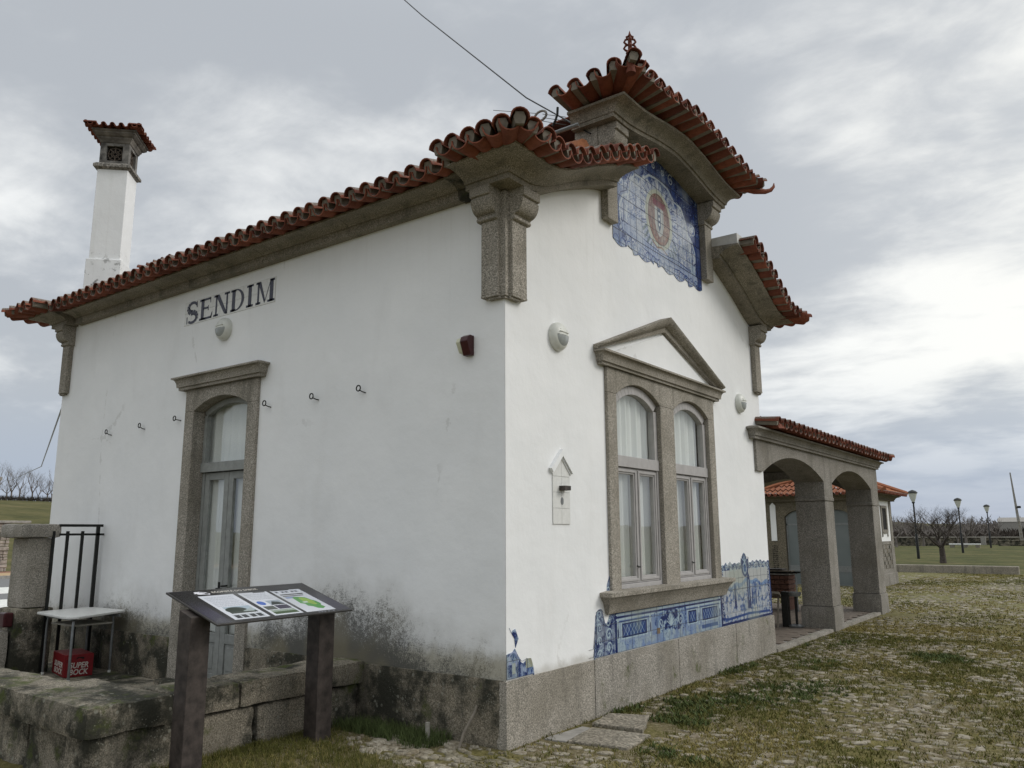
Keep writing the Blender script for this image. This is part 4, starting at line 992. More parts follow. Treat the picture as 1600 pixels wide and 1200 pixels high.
# ------------------------------------------------------------------ name in tiles on the south wall
np0, np1, nq0, nq1 = -4.94, -3.165, 4.168, 4.452
MAT['cream_tile'] = simple('cream_glazed_tile', (.72, .72, .69), .25, var=.04)
pq = MB(TA).box(np0, np1, nq0, nq1, -.003, .0006).ob('name_plaque', 'cream_tile', SB, label='tile plaque reading SENDIM')
TS2 = (np1-np0)/12; 
tile_set(pq, np0, np0+12*TS2, nq0, nq0+2*TS2, lambda u: 0, lambda u: 9, 'cream_tile', 'plaque_tile', TA, .0015, .006, TS2)
def letter(polys, u, s=.262, wd=1.2):
    u = -4.9+(u+4.9)*1.085
    mb = MB(TA)
    for p in polys: mb.prism([(u+a*s*wd, 4.185+b*s) for a, b in p], .0074, .009)
    mb.ob('letter', 'letter', pq)
def band(pts, ws):
    out = []
    for i in range(len(pts)-1):
        (x0, y0), (x1, y1) = pts[i], pts[i+1]; d = math.hypot(x1-x0, y1-y0) or 1; nx2, ny2 = -(y1-y0)/d, (x1-x0)/d
        a, b = ws[i]/2, ws[i+1]/2; out.append([(x0+nx2*a, y0+ny2*a), (x0-nx2*a, y0-ny2*a), (x1-nx2*b, y1-ny2*b), (x1+nx2*b, y1+ny2*b)])
    return out
rc = lambda a, b, c, d: [(a, c), (b, c), (b, d), (a, d)]
th = .10
Spt = []
for i in range(19):
    t = i/18
    if t < .5: a = .35+(math.pi*1.32)*(t/.5); Spt.append((.42+.30*math.cos(a), .74+.235*math.sin(a)))
    else: a = math.pi*.60-(math.pi*1.36)*((t-.5)/.5); Spt.append((.40+.32*math.cos(a), .265+.245*math.sin(a)))
Sw = [.12+.14*math.exp(-((i-9)/4.2)**2) for i in range(19)]
letter(band(Spt, Sw)+[[(.68, .70), (.74, .70), (.72, 1.0), (.68, 1.0)], [(.04, 0), (.09, 0), (.09, .33), (.03, .33)]], -4.90)
letter([rc(.10, .29, 0, 1), rc(0, .40, 0, th), rc(0, .72, 1-th, 1), rc(.25, .80, 0, th), rc(.25, .58, .49, .49+th), [(.66, 1), (.72, 1), (.72, .74), (.69, .74)], [(.80, 0), (.86, .28), (.82, .28), (.70, 0)], rc(.55, .59, .40, .64)], -4.64)
letter([rc(.11, .21, 0, 1), rc(0, .30, 0, th), rc(0, .24, 1-th, 1), [(.10, 1), (.32, 1), (.88, 0), (.78, 0), (.68, .04)], rc(.78, .88, 0, 1), rc(.66, 1.0, 1-th, 1)], -4.37)
bo = [(.30+.52*math.sin(math.pi*i/12), .5+.5*math.cos(math.pi*i/12)) for i in range(13)]; bi = [(.30+.36*math.sin(math.pi*i/12), .5+.45*math.cos(math.pi*i/12)) for i in range(13)]
letter([rc(.08, .27, 0, 1), rc(0, .32, 0, th), rc(0, .32, 1-th, 1)]+[[bo[i], bo[i+1], bi[i+1], bi[i]] for i in range(12)], -4.06)
letter([rc(.10, .29, 0, 1), rc(0, .39, 0, th), rc(0, .39, 1-th, 1)], -3.78)
letter([rc(.09, .19, 0, 1), rc(0, .28, 0, th), rc(0, .2, 1-th, 1), [(.10, 1), (.27, 1), (.56, .10), (.50, .0)], [(.50, .0), (.56, .10), (.86, 1), (.82, 1)], rc(.79, .99, 0, 1), rc(.68, 1.08, 0, th), rc(.84, 1.06, 1-th, 1)], -3.62)

# tiled gabled niche outline on the east wall
nic = MB(TB).box(.69, .97, 1.725, 2.205, .0006, .004).ob('gabled_tile_panel', 'cream_tile', SB, label='small gabled panel of cream tiles with a black bracket')
for i in range(2):
    for j in range(4):
        z0 = 1.727+j*.141 if j < 3 else 2.151
        if j < 3: MB(TB).box(.69+i*.141, .69+(i+1)*.141-.004, z0, z0+.137, .004, .010).ob('tile', 'cream_tile', nic)
MB(TB).prism([(.69, 2.152), (.828, 2.152), (.828, 2.31), (.70, 2.205)], .004, .010).ob('tile', 'cream_tile', nic); MB(TB).prism([(.832, 2.152), (.97, 2.152), (.96, 2.205), (.832, 2.31)], .004, .010).ob('tile', 'cream_tile', nic)
for sg in (-1, 1):
    a = (.83, 2.40); b = (.83+sg*.19, 2.215); mb = MB(TB)
    mb.prism([a, b, (b[0]-sg*.03, b[1]-.035), (.83, 2.335)], .002, .035).prism([(.83, 2.332), (b[0]-sg*.034, b[1]-.035), (b[0]-sg*.045, b[1]-.05), (.83, 2.312)], .002, .018); mb.ob('raking_mould', 'pl', nic)
MB(TB).box(.79, .885, 2.025, 2.065, .008, .075).ob('bracket', 'wood', nic)
MB(TB).prism([(.835+.025*math.cos(t*.52), 1.93+.035*math.sin(t*.52)) for t in range(12)], .010, .0115).ob('keyhole_cover', 'steel', nic)

# ------------------------------------------------------------------ lamps, alarm, rings
def bulkhead(name_label, T, u, v):
    loc = T(u, v, 0); t = thing('wall_lamp', name_label, 'wall lamp', loc, 0, 'round bulkhead lamps on the station walls')
    mb = MB(); n = 28; Tt = lambda a, b, c: T(u+a, v+b, c)
    mb.T = Tt
    prof = [(.135, 0), (.135, .03), (.125, .05), (.10, .072), (.06, .088), (.0001, .094)]
    vs = [(r*math.cos(2*math.pi*j/n), r*math.sin(2*math.pi*j/n), z) for r, z in prof for j in range(n)]
    mb.add(vs, [(i*n+j, i*n+(j+1) % n, (i+1)*n+(j+1) % n, (i+1)*n+j) for i in range(len(prof)-1) for j in range(n)])
    mb.ob('housing', 'lampw', t, True)
    pr2 = [(.105, .068), (.09, .082), (.05, .098), (.0001, .103)]; m = 14; vs = [(r*math.cos(math.pi+math.pi*j/m), .0+r*math.sin(math.pi+math.pi*j/m), z-.003) for r, z in pr2 for j in range(m+1)]
    mb = MB(Tt); mb.add(vs, [(i*(m+1)+j, i*(m+1)+j+1, (i+1)*(m+1)+j+1, (i+1)*(m+1)+j) for i in range(3) for j in range(m)]); mb.add([(-.105, .004, .06), (.105, .004, .06), (.09, .004, .083), (.0, .004, .101), (-.09, .004, .083)], [(0, 1, 2, 3, 4)]); mb.ob('lens', 'lens', t, True)
    for k in range(3): z = .03+.022*k; L = math.sqrt(.09**2-z*z)*.8; MB(Tt).box(-L, L, z, z+.007, .07, .097-.012*k).ob('rib', 'lampw', t)
    return t
bulkhead('round wall lamp between corner pilaster and paired window', TB, .80, 3.445)
bulkhead('round wall lamp right of the pediment, near the arcade', TB, 5.38, 3.40)
bulkhead('round wall lamp below the SENDIM tiles', TA, -4.07, 3.995)
al = thing('alarm_siren', 'small maroon and cream alarm siren high on the south wall', 'alarm', (-.40, 0, 3.26))
MB(lambda a, b, c: TA(c, b, a)).prism([(.0, 3.17), (.0, 3.35), (.05, 3.35), (.085, 3.33), (.10, 3.29), (.05, 3.17)], -.42, -.335).ob('maroon_cover', 'maroon', al, bevel=.006)
MB(lambda a, b, c: TA(c, b, a)).prism([(.0, 3.20), (.0, 3.34), (.04, 3.34), (.075, 3.32), (.088, 3.29), (.04, 3.20)], -.475, -.42).ob('cream_cover', 'cream', al, bevel=.006)
ring_lb = ['iron ring hook nearest the left end of the south wall', 'second iron ring hook from the left on the south wall', 'iron ring hook just left of the door surround', 'iron ring hook just right of the door surround', 'iron ring hook between the door and the rightmost hook', 'rightmost iron ring hook, toward the station corner']
rme = MB(); rr_ = .028
rme.tube([(rr_*math.cos(t*math.pi/6), -.055+.0*t, rr_*math.sin(t*math.pi/6)) for t in range(13)], .0065, 6); rme.tube([(.02, -.055, -.018), (.045, -.03, -.032), (.05, .0, -.035)], .006, 6); rme = rme.mesh('ring_hook', 'black', True)
for lb, (x, z) in zip(ring_lb, ((-6.53, 2.985), (-5.71, 3.0), (-4.92, 3.02), (-3.19, 3.03), (-2.42, 3.025), (-1.73, 3.03))):
    tag(link('ring_hook', rme, None, Matrix.Translation((x, 0, z)) @ Matrix.Rotation(rng.uniform(-.3, .3), 4, 'Y')), lb, 'hook', 'iron ring hooks in the south wall')

# antenna, cable
an = thing('tv_antenna', 'small television antenna on a bent pole behind the wing roof', 'antenna', (-.45, 1.25, 5.1))
MB().tube([(-.44, 1.2, 5.0), (-.44, 1.2, 5.78), (-.47, 1.22, 5.86)], .018, 6).ob('pole', 'steel', an)
MB().tube([(-.42+.075*math.cos(t*math.pi/8), 1.2, 6.0+.055*math.sin(t*math.pi/8)) for t in range(17)], .013, 8).ob('loop', 'concrete', an, True)
mb = MB()
for k in range(3): mb.tube([(-.36, 1.15, 5.95+.04*k-.05), (-.20, 1.35, 5.94+.045*k-.05)], .004, 4)
mb.tube([(-.90, 1.0, 6.14), (-.55, 1.3, 6.12)], .004, 4)
mb.ob('elements', 'steel', an)
MB().tube([(-.235, 1.25, 6.06), (-.24, 1.25, 5.98), (-.265, 1.25, 5.92), (-.30, 1.25, 5.87)], .013, 6).ob('reflector', 'black', an, True)
MB().tube([(-.45, 1.22, 5.76), (.0, 1.28, 5.80)], .022, 6).ob('arm', 'steel', an)
tag(MB().tube([(-.06, 1.62, 5.86), (-1.1, 1.9, 6.78), (-3.4, 2.5, 9.2), (-9., 4., 15.4)], .009, 5).ob('overhead_cable', 'black'), 'black cable rising from the gable hood across the sky', 'cable')
tag(MB().tube([(-8.05, .03, 3.45), (-20, 4.9, 3.55), (-38.5, 11.3, 4.2)], .012, 4).ob('service_wire', 'steel'), 'thin grey wire sloping down from the far left station corner', 'wire')

# ------------------------------------------------------------------ arcade (part of the station)
AX, AY0, AY1 = .04, 5.86, 13.15
P1a, P1b, P2a = 9.12, 9.64, 12.55
arc = MB(TB)
arch_lintel(arc, 6.10, P1a, 2.50, .29, 2.95, -.47, AX, 18); arch_lintel(arc, P1b, P2a, 2.50, .29, 2.95, -.47, AX, 18)
arc.box(P1a, P1b, 2.501, 2.949, -.47, AX).box(P2a, AY1, 2.501, 2.949, -.47, AX)
arc.box(AY0, 6.10, 2.50, 2.949, .001, AX)
aro = arc.ob('arcade_wall', 'gr_a', SB)
def pier(y0, y1, seed):
    mb = rough(-.47, AX, y0, y1, .40, 2.17, .16, .003, .012, seed); mb2 = rough(-.50, AX+.025, y0-.03, y1+.02, -.15, .40, .12, .006, .02, seed+1)
    o = mb.ob('arcade_pier', 'gr_a', SB, True); mb2.ob('pier_base', 'gr_a', o, True)
    MB().box(-.475, AX+.008, y0-.02, y1+.015, 2.172, 2.235, .008).ob('impost', 'gr_a', o); MB().box(-.468, AX-.003, y0+.002, y1-.002, 2.235, 2.5).ob('springer', 'gr_a', o)
    return o
pier(P1a, P1b, 31); pier(P2a, AY1, 41)
pier(AY1-.5, AY1, 51).location.x -= 2.75
apf = cav(.045, .14, .04, .13, .155)
MB().sweep([(.0, AY0-.12, 2.945, 0, -1), (AX, AY0-.12, 2.945, 1, -1), (AX, AY1, 2.945, 1, 1), (-3.25, AY1, 2.945, 0, 1)], apf).ob('arcade_cornice', 'gr_a', aro, True)
mb = MB(lambda a, b, c: (a, c, b)); arch_lintel(mb, -2.75, -.47, 2.5, .30, 2.95, AY1-.5, AY1, 16); mb.ob('arcade_wall', 'gr_a', SB)
MB().box(-3.45, -3.25, 6.21, AY1-.52, -.1, 2.95).ob('arcade_back_wall', 'pl', SB)
MB().box(-3.3, .02, 6.21, AY1-.01, 2.955, 3.05).ob('arcade_ceiling', simple('dark_boarded_ceiling', (.05, .042, .035), .8), SB)
arf = MB().add([(.1, 6.22, 3.10), (.1, 13.2, 3.10), (-1.6, 12.0, 3.18), (-1.6, 6.22, 3.18), (-3.3, 6.22, 3.1), (-3.3, 13.2, 3.1)], [(0, 1, 2, 3), (3, 2, 5, 4), (1, 5, 2)]).ob('arcade_roof', 'tile', SB)
e = .29
tile_row(arf, [([V3(AX+e, 6.05, 3.105), V3(AX+e, AY1+e-.03, 3.105)], (1, 0)), ([V3(AX+e, AY1+e-.03, 3.105), V3(-2.9, AY1+e-.03, 3.105)], (0, 1))], .225, fan=.4, pitch=6, upturn=.02)
MB().add([(.05, 6.21, 3.16), (.32, 6.05, 3.10), (.32, 6.32, 3.12), (.05, 6.5, 3.2), (.05, 6.21, 3.3), (.3, 6.05, 3.17), (.3, 6.35, 3.19), (.05, 6.5, 3.3)], [(4, 5, 6, 7), (0, 1, 5, 4), (1, 2, 6, 5), (2, 3, 7, 6), (0, 3, 2, 1)]).ob('hip_tile', 'tile', arf)
mb = MB()
for k in range(4): mb.tube([(.0-.09*k, 6.22, 3.27+.035*k), (.02-.09*k, 6.72, 3.24+.035*k)], .05, 8)
mb.ob('upper_tiles', 'tile', arf, True)
# paved floor under the arcade
fl = MB().box(-3.25, .02, 6.2, 13.5, -.1, .028).ob('arcade_floor', 'concrete', kind='structure')
mb = MB(); 
for i in range(16):
    for j in range(36):
        x = -3.2+i*.2+(.1 if j % 2 else 0); y = 6.24+j*.2
        if x+.19 < -.06: mb.box(x+.004, x+.196, y+.004, y+.196, .028, .042+rng.uniform(0, .004))
mb.ob('paver', 'paver', fl, kind='stuff')
for i, (a, b) in enumerate(((6.24, 7.15), (7.16, 8.1), (8.11, 9.05), (9.68, 10.7), (10.71, 11.6), (11.61, 12.5))): rough(-.10, .045, a, b, -.1, .05, .09, .004, .012, i+70).ob('kerb_stone', 'gr_l', fl, True)

# ---- things standing in the arcade
gr = thing('brick_grill', 'low red brick grill counter topped with dark rods, far inside the arcade', 'grill', (-2.1, 12.2, .042))
for r in range(5):
    z = .28+r*.095
    for k in range(5):
        x = -2.62+k*.215+(.105 if r % 2 else 0)
        MB().box(x, min(x+.205, -1.58), 11.9, 12.35, z, z+.086, .006).ob('brick', 'brick', gr)
for x in (-2.6, -1.72): MB().box(x, x+.12, 11.92, 12.33, .042, .278, .006).ob('brick_leg', 'brick', gr)
MB().box(-2.64, -1.55, 11.88, 12.37, .756, .79, .008).ob('grill_slab', 'concrete', gr)
for k in range(10): MB().tube([(-2.6, 11.84+k*.05, .805), (-1.36-(k % 3)*.05, 11.82+k*.05, .805)], .010, 5).ob('rod', 'black', gr)
MB().box(-2.6, -1.5, 11.86, 12.1, .822, .85, .006).ob('board', 'mortar', gr); MB().box(-2.6, -1.7, 11.9, 12.2, .852, .88, .004).ob('board', 'wood', gr)
bn = thing('pedal_stand', 'black pedestal with a round steel tray and pedal foot beside the pier', 'stand', (-.62, 9.0, .042))
MB().box(-.775, -.66, 8.93, 9.05, .042, .63).ob('post', 'black', bn, bevel=.01)
MB().tube([(-.545, 9.0, .05), (-.545, 9.0, .57)], .022, 8).ob('stem', 'black', bn)
MB().lathe([(.001, .0), (.12, .0), (.13, .015), (.13, .03), (.03, .05), (.02, .055)], 20, (-.56, 9.0, .045)).ob('foot', 'steel', bn, True)
MB().lathe([(.02, .0), (.09, .01), (.105, .04), (.108, .075), (.10, .08), (.095, .05), (.02, .045)], 20, (-.55, 8.98, .55)).ob('tray', 'steel', bn, True)
MB().tube([(-.51, 9.0, .9), (-.51, 9.0, .3)], .012, 6).ob('handle', 'steel', bn)
tr = MB(); Tm = Matrix.Translation((-.93, 8.75, .60)) @ Matrix.Rotation(R(-14), 4, 'X') @ Matrix.Rotation(R(12), 4, 'Z')
tr.T = lambda a, b, c: tuple(Tm @ Vector((a, b, c)))
tr.box(-.28, .20, -.16, -.09, -.02, .02).box(-.28, .20, .09, .16, -.02, .02).box(-.28, -.14, -.09, .09, -.02, .02).box(.09, .20, -.09, .09, -.02, .02)
for a, b in ((-.24, -.12), (.14, .12)): tr.add([(a, b, -.02), (a+.03, b, -.02), (a+.03, b+.03, -.02), (a, b+.03, -.02), (a, b, -.55), (a+.03, b, -.55), (a+.03, b+.03, -.55), (a, b+.03, -.55)], [(0, 1, 5, 4), (1, 2, 6, 5), (2, 3, 7, 6), (3, 0, 4, 7), (4, 5, 6, 7)])
tag(tr.ob('wash_stand', 'mortar', bevel=.004), 'beige square topped stand with an opening, left of the black pedestal', 'stand')

# ------------------------------------------------------------------ small outbuilding beyond the arcade
HX0, HX1, HY0, HY1 = -5.12, -1.785, 20.9, 23.3
H2 = thing('outbuilding', 'small stone and plaster outbuilding with orange tiled hip roof behind the arcade', 'building', ((HX0+HX1)/2, (HY0+HY1)/2, 0))
MAT['sandst'] = granite('ochre_stone', .62, 1.6, .25, 0, .3, .5)
TH = lambda u, v, w_: (u, HY0-w_, v)
mb = MB(TH)
segs = [(HX0, -4.48), (-3.60, -3.32), (-2.44, HX1)]
for a, b in segs: mb.box(a, b, -.1, 2.12, -.25, 0)
for a, b in ((-4.48, -3.60), (-3.32, -2.44)): arch_lintel(mb, a, b, 2.12, .20, 2.62, -.25, 0, 10)
for a, b in segs: mb.box(a, b, 2.1201, 2.62, -.25, 0)
mb.ob('front_wall', 'sandst', H2)
TE = lambda u, v, w_: (HX1+w_, u, v)
MB(TE).box(HY0+.001, HY1, -.1, 2.619, -.25, -.001).ob('side_wall', 'pl', H2)
mb = MB(TE)
for a, b, c, d in ((HY0, 21.22, .3, 2.6), (23.0, HY1, .3, 2.6), (21.22, 23.0, 1.24, 1.34), (21.22, 23.0, .3, .49), (21.22, 21.34, .49, 1.24), (22.88, 23.0, .49, 1.24)): mb.box(a, b, c, d, -.02, .02)
mb.box(21.80, 22.60, 2.36, 2.44, -.02, .035).box(21.80, 21.93, 1.62, 2.36, -.02, .03).box(22.47, 22.60, 1.62, 2.36, -.02, .03).box(21.93, 22.47, 1.58, 1.70, -.02, .03).box(21.80, 21.88, 1.48, 1.62, -.02, .025).box(22.52, 22.60, 1.48, 1.62, -.02, .025)
mb.ob('side_dressing', 'gr_a', H2); MB(TE).box(21.93, 22.47, 1.70, 2.36, -.01, .003).ob('slit_window', 'dark', H2)
mb = rough(HX0-.04, HX1+.05, HY0-.05, HY0+.02, -.1, .40, .3, .01, .01, 5); 
for a, b in segs: MB().box(a-.02, b+.02 if b < -2 else HX1+.055, HY0-.05, HY0+.03, -.1, .36).ob('plinth', 'gr_a', H2, bevel=.01)
MB().box(HX1-.05, HX1+.06, HY0+.031, HY1, -.1, .361).ob('plinth', 'gr_a', H2, bevel=.01)
MB().box(HX0, HX0+.2, HY0+.01, HY1, -.1, 2.62).box(HX0, HX1-.01, HY1-.2, HY1-.001, -.1, 2.62).ob('rear_wall', 'pl', H2)
for a, b in ((-4.48, -3.60), (-3.32, -2.44)):
    d = MB(TH).prism([(a+.01, .0)]+[(b-.01, 0)]+[(u, z) for u, z in arch_pts(a+.01, b-.01, 2.12, .19, 10)][::-1], -.14, -.10).ob('door', 'frost', H2)
    mb = MB(TH); mb.box(a+.01, b-.01, 1.85, 1.90, -.10, -.085).box(a+.01, a+.06, 0, 2.1, -.10, -.085).box(b-.06, b-.01, 0, 2.1, -.10, -.085).box(a+.01, b-.01, .42, .60, -.10, -.09).box(a+.01, b-.01, 0, .04, -.10, -.085); mb.ob('door_frame', 'steel', d)
for u in (-4.84, -2.20): 
    o = MB(TH).prism([(u-.09, 1.36), (u+.09, 1.36), (u+.09, 2.48), (u, 2.58), (u-.09, 2.48)], .002, .02).ob('white_panel', 'pl', H2)
g = random.Random(2); mb = MB(TH)
for j in range(12):
    for i in range(4): mb.box(-4.92+i*.045, -4.92+i*.045+g.uniform(.015, .03), .50+j*.062, .50+j*.062+g.uniform(.02, .045), .002, .006)
mb.ob('mosaic_strip', 'dark', H2, kind='stuff')
mb = MB(TE).box(21.34, 22.88, .49, 1.24, -.01, -.0).ob('pierced_panel', 'gr_d', H2)
for j in range(6):
    for i in range(9): MB(TE).box(21.37+i*.168, 21.37+i*.168+.15, .51+j*.12, .51+j*.12+.10, .0, .012).ob('panel_block', 'gr_a' if (i+j) % 3 else 'gr_m', mb)
# cornice and hip roof
P = [(HX0, HY0, 2.60, -1, -1), (HX1, HY0, 2.60, 1, -1), (HX1, HY1, 2.60, 1, 1), (HX0, HY1, 2.60, -1, 1), (HX0, HY0, 2.60, -1, -1)]
MB().sweep(P, cav(.12, .26, .05, .13, .16), False).ob('cornice', 'sandst', H2, True)
def hip_side(o0, o1, i0, i1, z0, z1, s=.17):
    """corrugated slope between eave o0-o1 and ridge i0-i1"""
    o0, o1, i0, i1 = map(Vector, (o0, o1, i0, i1)); L = (o1-o0).length; n = int(L/s*6); R_ = 4; vs = []; fs = []
    ax = (o1-o0).normalized(); t0 = (i0-o0).dot(ax)/L; t1 = (i1-o0).dot(ax)/L
    for r in range(R_):
        base_ = len(vs)
        for e_ in (0, 1):
            f = (r+e_)/R_
            for i in range(n+1):
                t = min(max(i/n, t0*f), 1-(1-t1)*f); p = o0.lerp(o1, t) ; q = i0.lerp(i1, (t-t0*f)/(max(1e-6, (1-(1-t1)*f)-t0*f)) if True else 0)
                across = (i0-o0)-ax*(i0-o0).dot(ax); pt = o0+ax*L*t+across*f
                vs.append((pt.x, pt.y, z0+(z1-z0)*f+.028*math.cos(2*math.pi*(i % 6)/6)+(.03 if e_ == 0 else 0.0)))
        for i in range(n): fs.append((base_+i, base_+i+1, base_+n+1+i+1, base_+n+1+i))
    return MB().add(vs, fs)
o = .44; A_, B_, C2, D_ = (HX0-o, HY0-o, 0), (HX1+o, HY0-o, 0), (HX1+o, HY1+o, 0), (HX0-o, HY1+o, 0); ry = (HY0+HY1)/2; I_, J_ = (HX0+1.0, ry, 0), (HX1-1.0, ry, 0)
rfo = MB().box(HX0-.3, HX1+.3, HY0-.3, HY1+.3, 2.755, 2.78).ob('roof', 'mortar', H2)
for k, (a, b, c, d) in enumerate(((A_, B_, I_, J_), (B_, C2, J_, J_), (C2, D_, J_, I_), (D_, A_, I_, I_))): hip_side(a, b, c, d, 2.80, 3.40).ob('tile_slope', 'tile2', rfo, kind='stuff')
mb = MB()
for a, b in ((A_, I_), (B_, J_), (C2, J_), (D_, I_)): mb.tube([(a[0], a[1], 2.86), ((a[0]+b[0])/2, (a[1]+b[1])/2, 3.17), (b[0], b[1], 3.45)], .085, 8)
mb.tube([(I_[0], ry, 3.45), (J_[0], ry, 3.45)], .09, 8); mb.ob('ridge_tiles', 'tile2', rfo, True)
mb = MB()
for i in range(22): x = HX0-o+.03+i*.19; mb.tube([(x, HY0-o-.05, 2.80), (x, HY0-o+.2, 2.84)], .055, 7)
for i in range(17): y = HY0-o+.03+i*.19; mb.tube([(HX1+o+.05, y, 2.80), (HX1+o-.2, y, 2.84)], .055, 7)
mb.ob('eave_tiles', 'tile', rfo, True)

# ------------------------------------------------------------------ terrace in front of the door
TP = thing('terrace_parapet', 'low mossy granite parapet wall around the sunken door terrace', 'wall', (-2.6, -2.2, 0))
def stone(name, x0, x1, y0, y1, z0, z1, mat='gr_p', step=.045, amp=.014, rnd=.025, par=TP, seed=None):
    return rough(x0, x1, y0, y1, z0, z1, step, amp, rnd, seed if seed is not None else x0*3+y0, 4.).ob(name, mat, par, True)
for a, b in ((-1.86, -1.30), (-1.295, -.66), (-.655, .0)): stone('cap_stone', -2.02, -1.58, a, b, .335, .53)
stone('cap_stone', -2.70, -1.565, -2.48, -1.865, .33, .532, seed=3)
for a, b in ((-4.0, -2.705), (-5.4, -4.005), (-7.2, -5.405)): stone('cap_stone', a, b, -2.46, -2.04, .335, .53, step=.06)
g = random.Random(5)
y = -2.42
while y < -.05:
    L = g.uniform(.42, .75); y2 = min(y+L, -.03)
    if y2-y > .1: stone('wall_stone', -1.98, -1.64+g.uniform(-.015, .02), y+.006, y2-.006, -.15, .33, amp=.028, rnd=.04, seed=y*7)
    y = y2
x = -1.66
while x > -7.2:
    L = g.uniform(.5, .95); stone('wall_stone', x-L+.008, x-.008, -2.40-g.uniform(-.01, .02), -2.08, -.3, .33, amp=.028, rnd=.04, step=.06, seed=x*5); x -= L
tf = MB().box(-7.4, -2.0, -2.08, -.02, -.3, .02).ob('terrace_floor', 'gr_p', kind='structure')
g = random.Random(8); y = -2.02
for w_ in (.62, .70, .66):
    x = -7.2
    while x < -2.05:
        L = g.uniform(.6, 1.1); x2 = min(x+L, -2.03)
        if x2-x > .15: rough(x+.006, x2-.006, y+.006, y+w_-.006, -.02, .05+g.uniform(-.006, .004), .12, .006, .012, x+y).ob('floor_slab', 'gr_p', tf, True)
        x = x2
    y += w_
MB().box(-4.72, -3.36, -.20, -.026, -.1, .085, .01).ob('threshold', 'gr_p', tf)
# gate pillar and railing
GP = thing('gate_pillar', 'square granite pillar with a flat cap at the left end of the terrace', 'pillar', (-6.72, -.75, 0))
rough(-6.92, -6.50, -.88, -.565, .80, 1.62, .07, .004, .02, 2).ob('shaft', 'gr', GP, True)
rough(-7.02, -6.44, -1.0, -.53, 1.622, 1.785, .05, .007, .03, 4).ob('cap', 'gr_l', GP, True)
rough(-7.0, -6.47, -.95, -.52, -.2, .798, .06, .010, .03, 6).ob('base', 'gr_p', GP, True)
tag(rough(-7.6, -6.52, -1.45, -.97, -.3, .56, .07, .012, .03, 12).ob('stair_cheek', 'gr', None, True), 'grey granite block beside the foot of the gate pillar', 'stone block')
tag(MB().box(-6.66, -6.50, -1.06, -.955, .60, .76, .01).ob('meter_box', 'maroon'), 'small maroon box fixed at the foot of the gate pillar', 'box')
RL = thing('railing', 'black iron railing between the gate pillar and the south wall', 'railing', (-6.45, -.3, 0))
MB().box(-6.47, -6.43, -.56, -.03, 1.752, 1.785).ob('top_rail', 'black', RL); MB().box(-6.465, -6.435, -.56, -.01, 1.645, 1.672).ob('mid_rail', 'black', RL)
for i, y in enumerate((-.62, -.455, -.275)): MB().box(-6.462, -6.438, y-.016, y+.016, .06, 1.70).ob('bar', 'black', RL)
MB().box(-6.465, -6.435, -.105, -.065, .04, 1.752).ob('end_post', 'black', RL)
# table with a red crate beneath
TB_ = thing('table', 'small white topped table with grey tube legs on the terrace', 'table', (-5.85, -.42, .05))
mb = MB(); top = [(-6.40, -.69), (-6.34, -.77), (-5.50, -.86), (-5.38, -.84), (-5.34, -.76), (-5.70, -.05), (-5.76, -.03), (-6.50, -.06), (-6.53, -.12)]
mb.prism(top, .735, .762); mb.ob('table_top', 'white', TB_, bevel=.006)
for x, y in ((-6.30, -.66), (-5.50, -.74), (-5.80, -.13), (-6.36, -.15)):
    cx_, cy_ = -5.93, -.42; dx, dy = (cx_-x)*.12, (cy_-y)*.12
    MB().tube([(x+dx*2, y+dy*2, .715), (x+dx, y+dy, .712), (x+dx*.2, y+dy*.2, .69), (x, y, .63), (x, y, .062)], .015, 10).ob('leg', 'steel', TB_, True)
    MB().tube([(x, y, .075), (x, y, .05)], .018, 10).ob('foot', 'lampw', TB_)
MB().box(-6.25, -5.60, -.70, -.685, .70, .725).ob('rail', 'steel', TB_); MB().box(-6.25, -5.60, -.17, -.155, .70, .725).ob('rail', 'steel', TB_)
MB().box(-6.25, -5.68, -.64, -.2, .62, .64, .004).ob('shelf', 'pipe', TB_)
q0 = Vector((-5.813, -.645, .052)); ex = Vector((.06, .285, 0)).normalized(); exx = ex
ey = Vector((-ex.y, ex.x, 0)); ez = Vector((0, 0, 1))
Cm = basis(q0, ex, ey, ez); TCr = lambda a, b, c: tuple(Cm @ Vector((a, b, c)))
CR = thing('drinks_crate', 'red cardboard drinks crate with pale lettering under the white table', 'crate', tuple(q0))
MB(TCr).box(0, .30, 0, .56, 0, .245, .004).ob('carton', 'red', CR)
for (u, wd, fc) in ((0, .30, 0), (0, .56, 1)):
    for txt, z in (('SUPER', .098), ('BOCK', .025)):
        me = text_mesh(txt, 'print', 1., .18, .02); xs_ = [v.co.x for v in me.vertices]; W_ = max(xs_)-min(xs_)
        sc = (wd*.66)/W_; sx = sc; sy = .085
        if fc == 0: Mx = Cm @ Matrix(((sx, 0, 0, .05), (0, 0, -1, -.0008), (0, sy, 0, z), (0, 0, 0, 1)))
        else: Mx = Cm @ Matrix(((0, 0, -1, -.0008), (-sx, 0, 0, .56-.10), (0, sy, 0, z), (0, 0, 0, 1)))
        me.transform(Mx); link('lettering', me, CR)
MB(TCr).prism([(.10, .0), (.12, .0), (.12, .01), (.10, .01)], 0, .001)
MB(lambda a, b, c: TCr(a, -c, b)).prism([(.11, .19), (.15, .205), (.19, .19), (.205, .20), (.19, .215), (.13, .215)], .0005, .0012).ob('hand_hole', 'dark', CR)

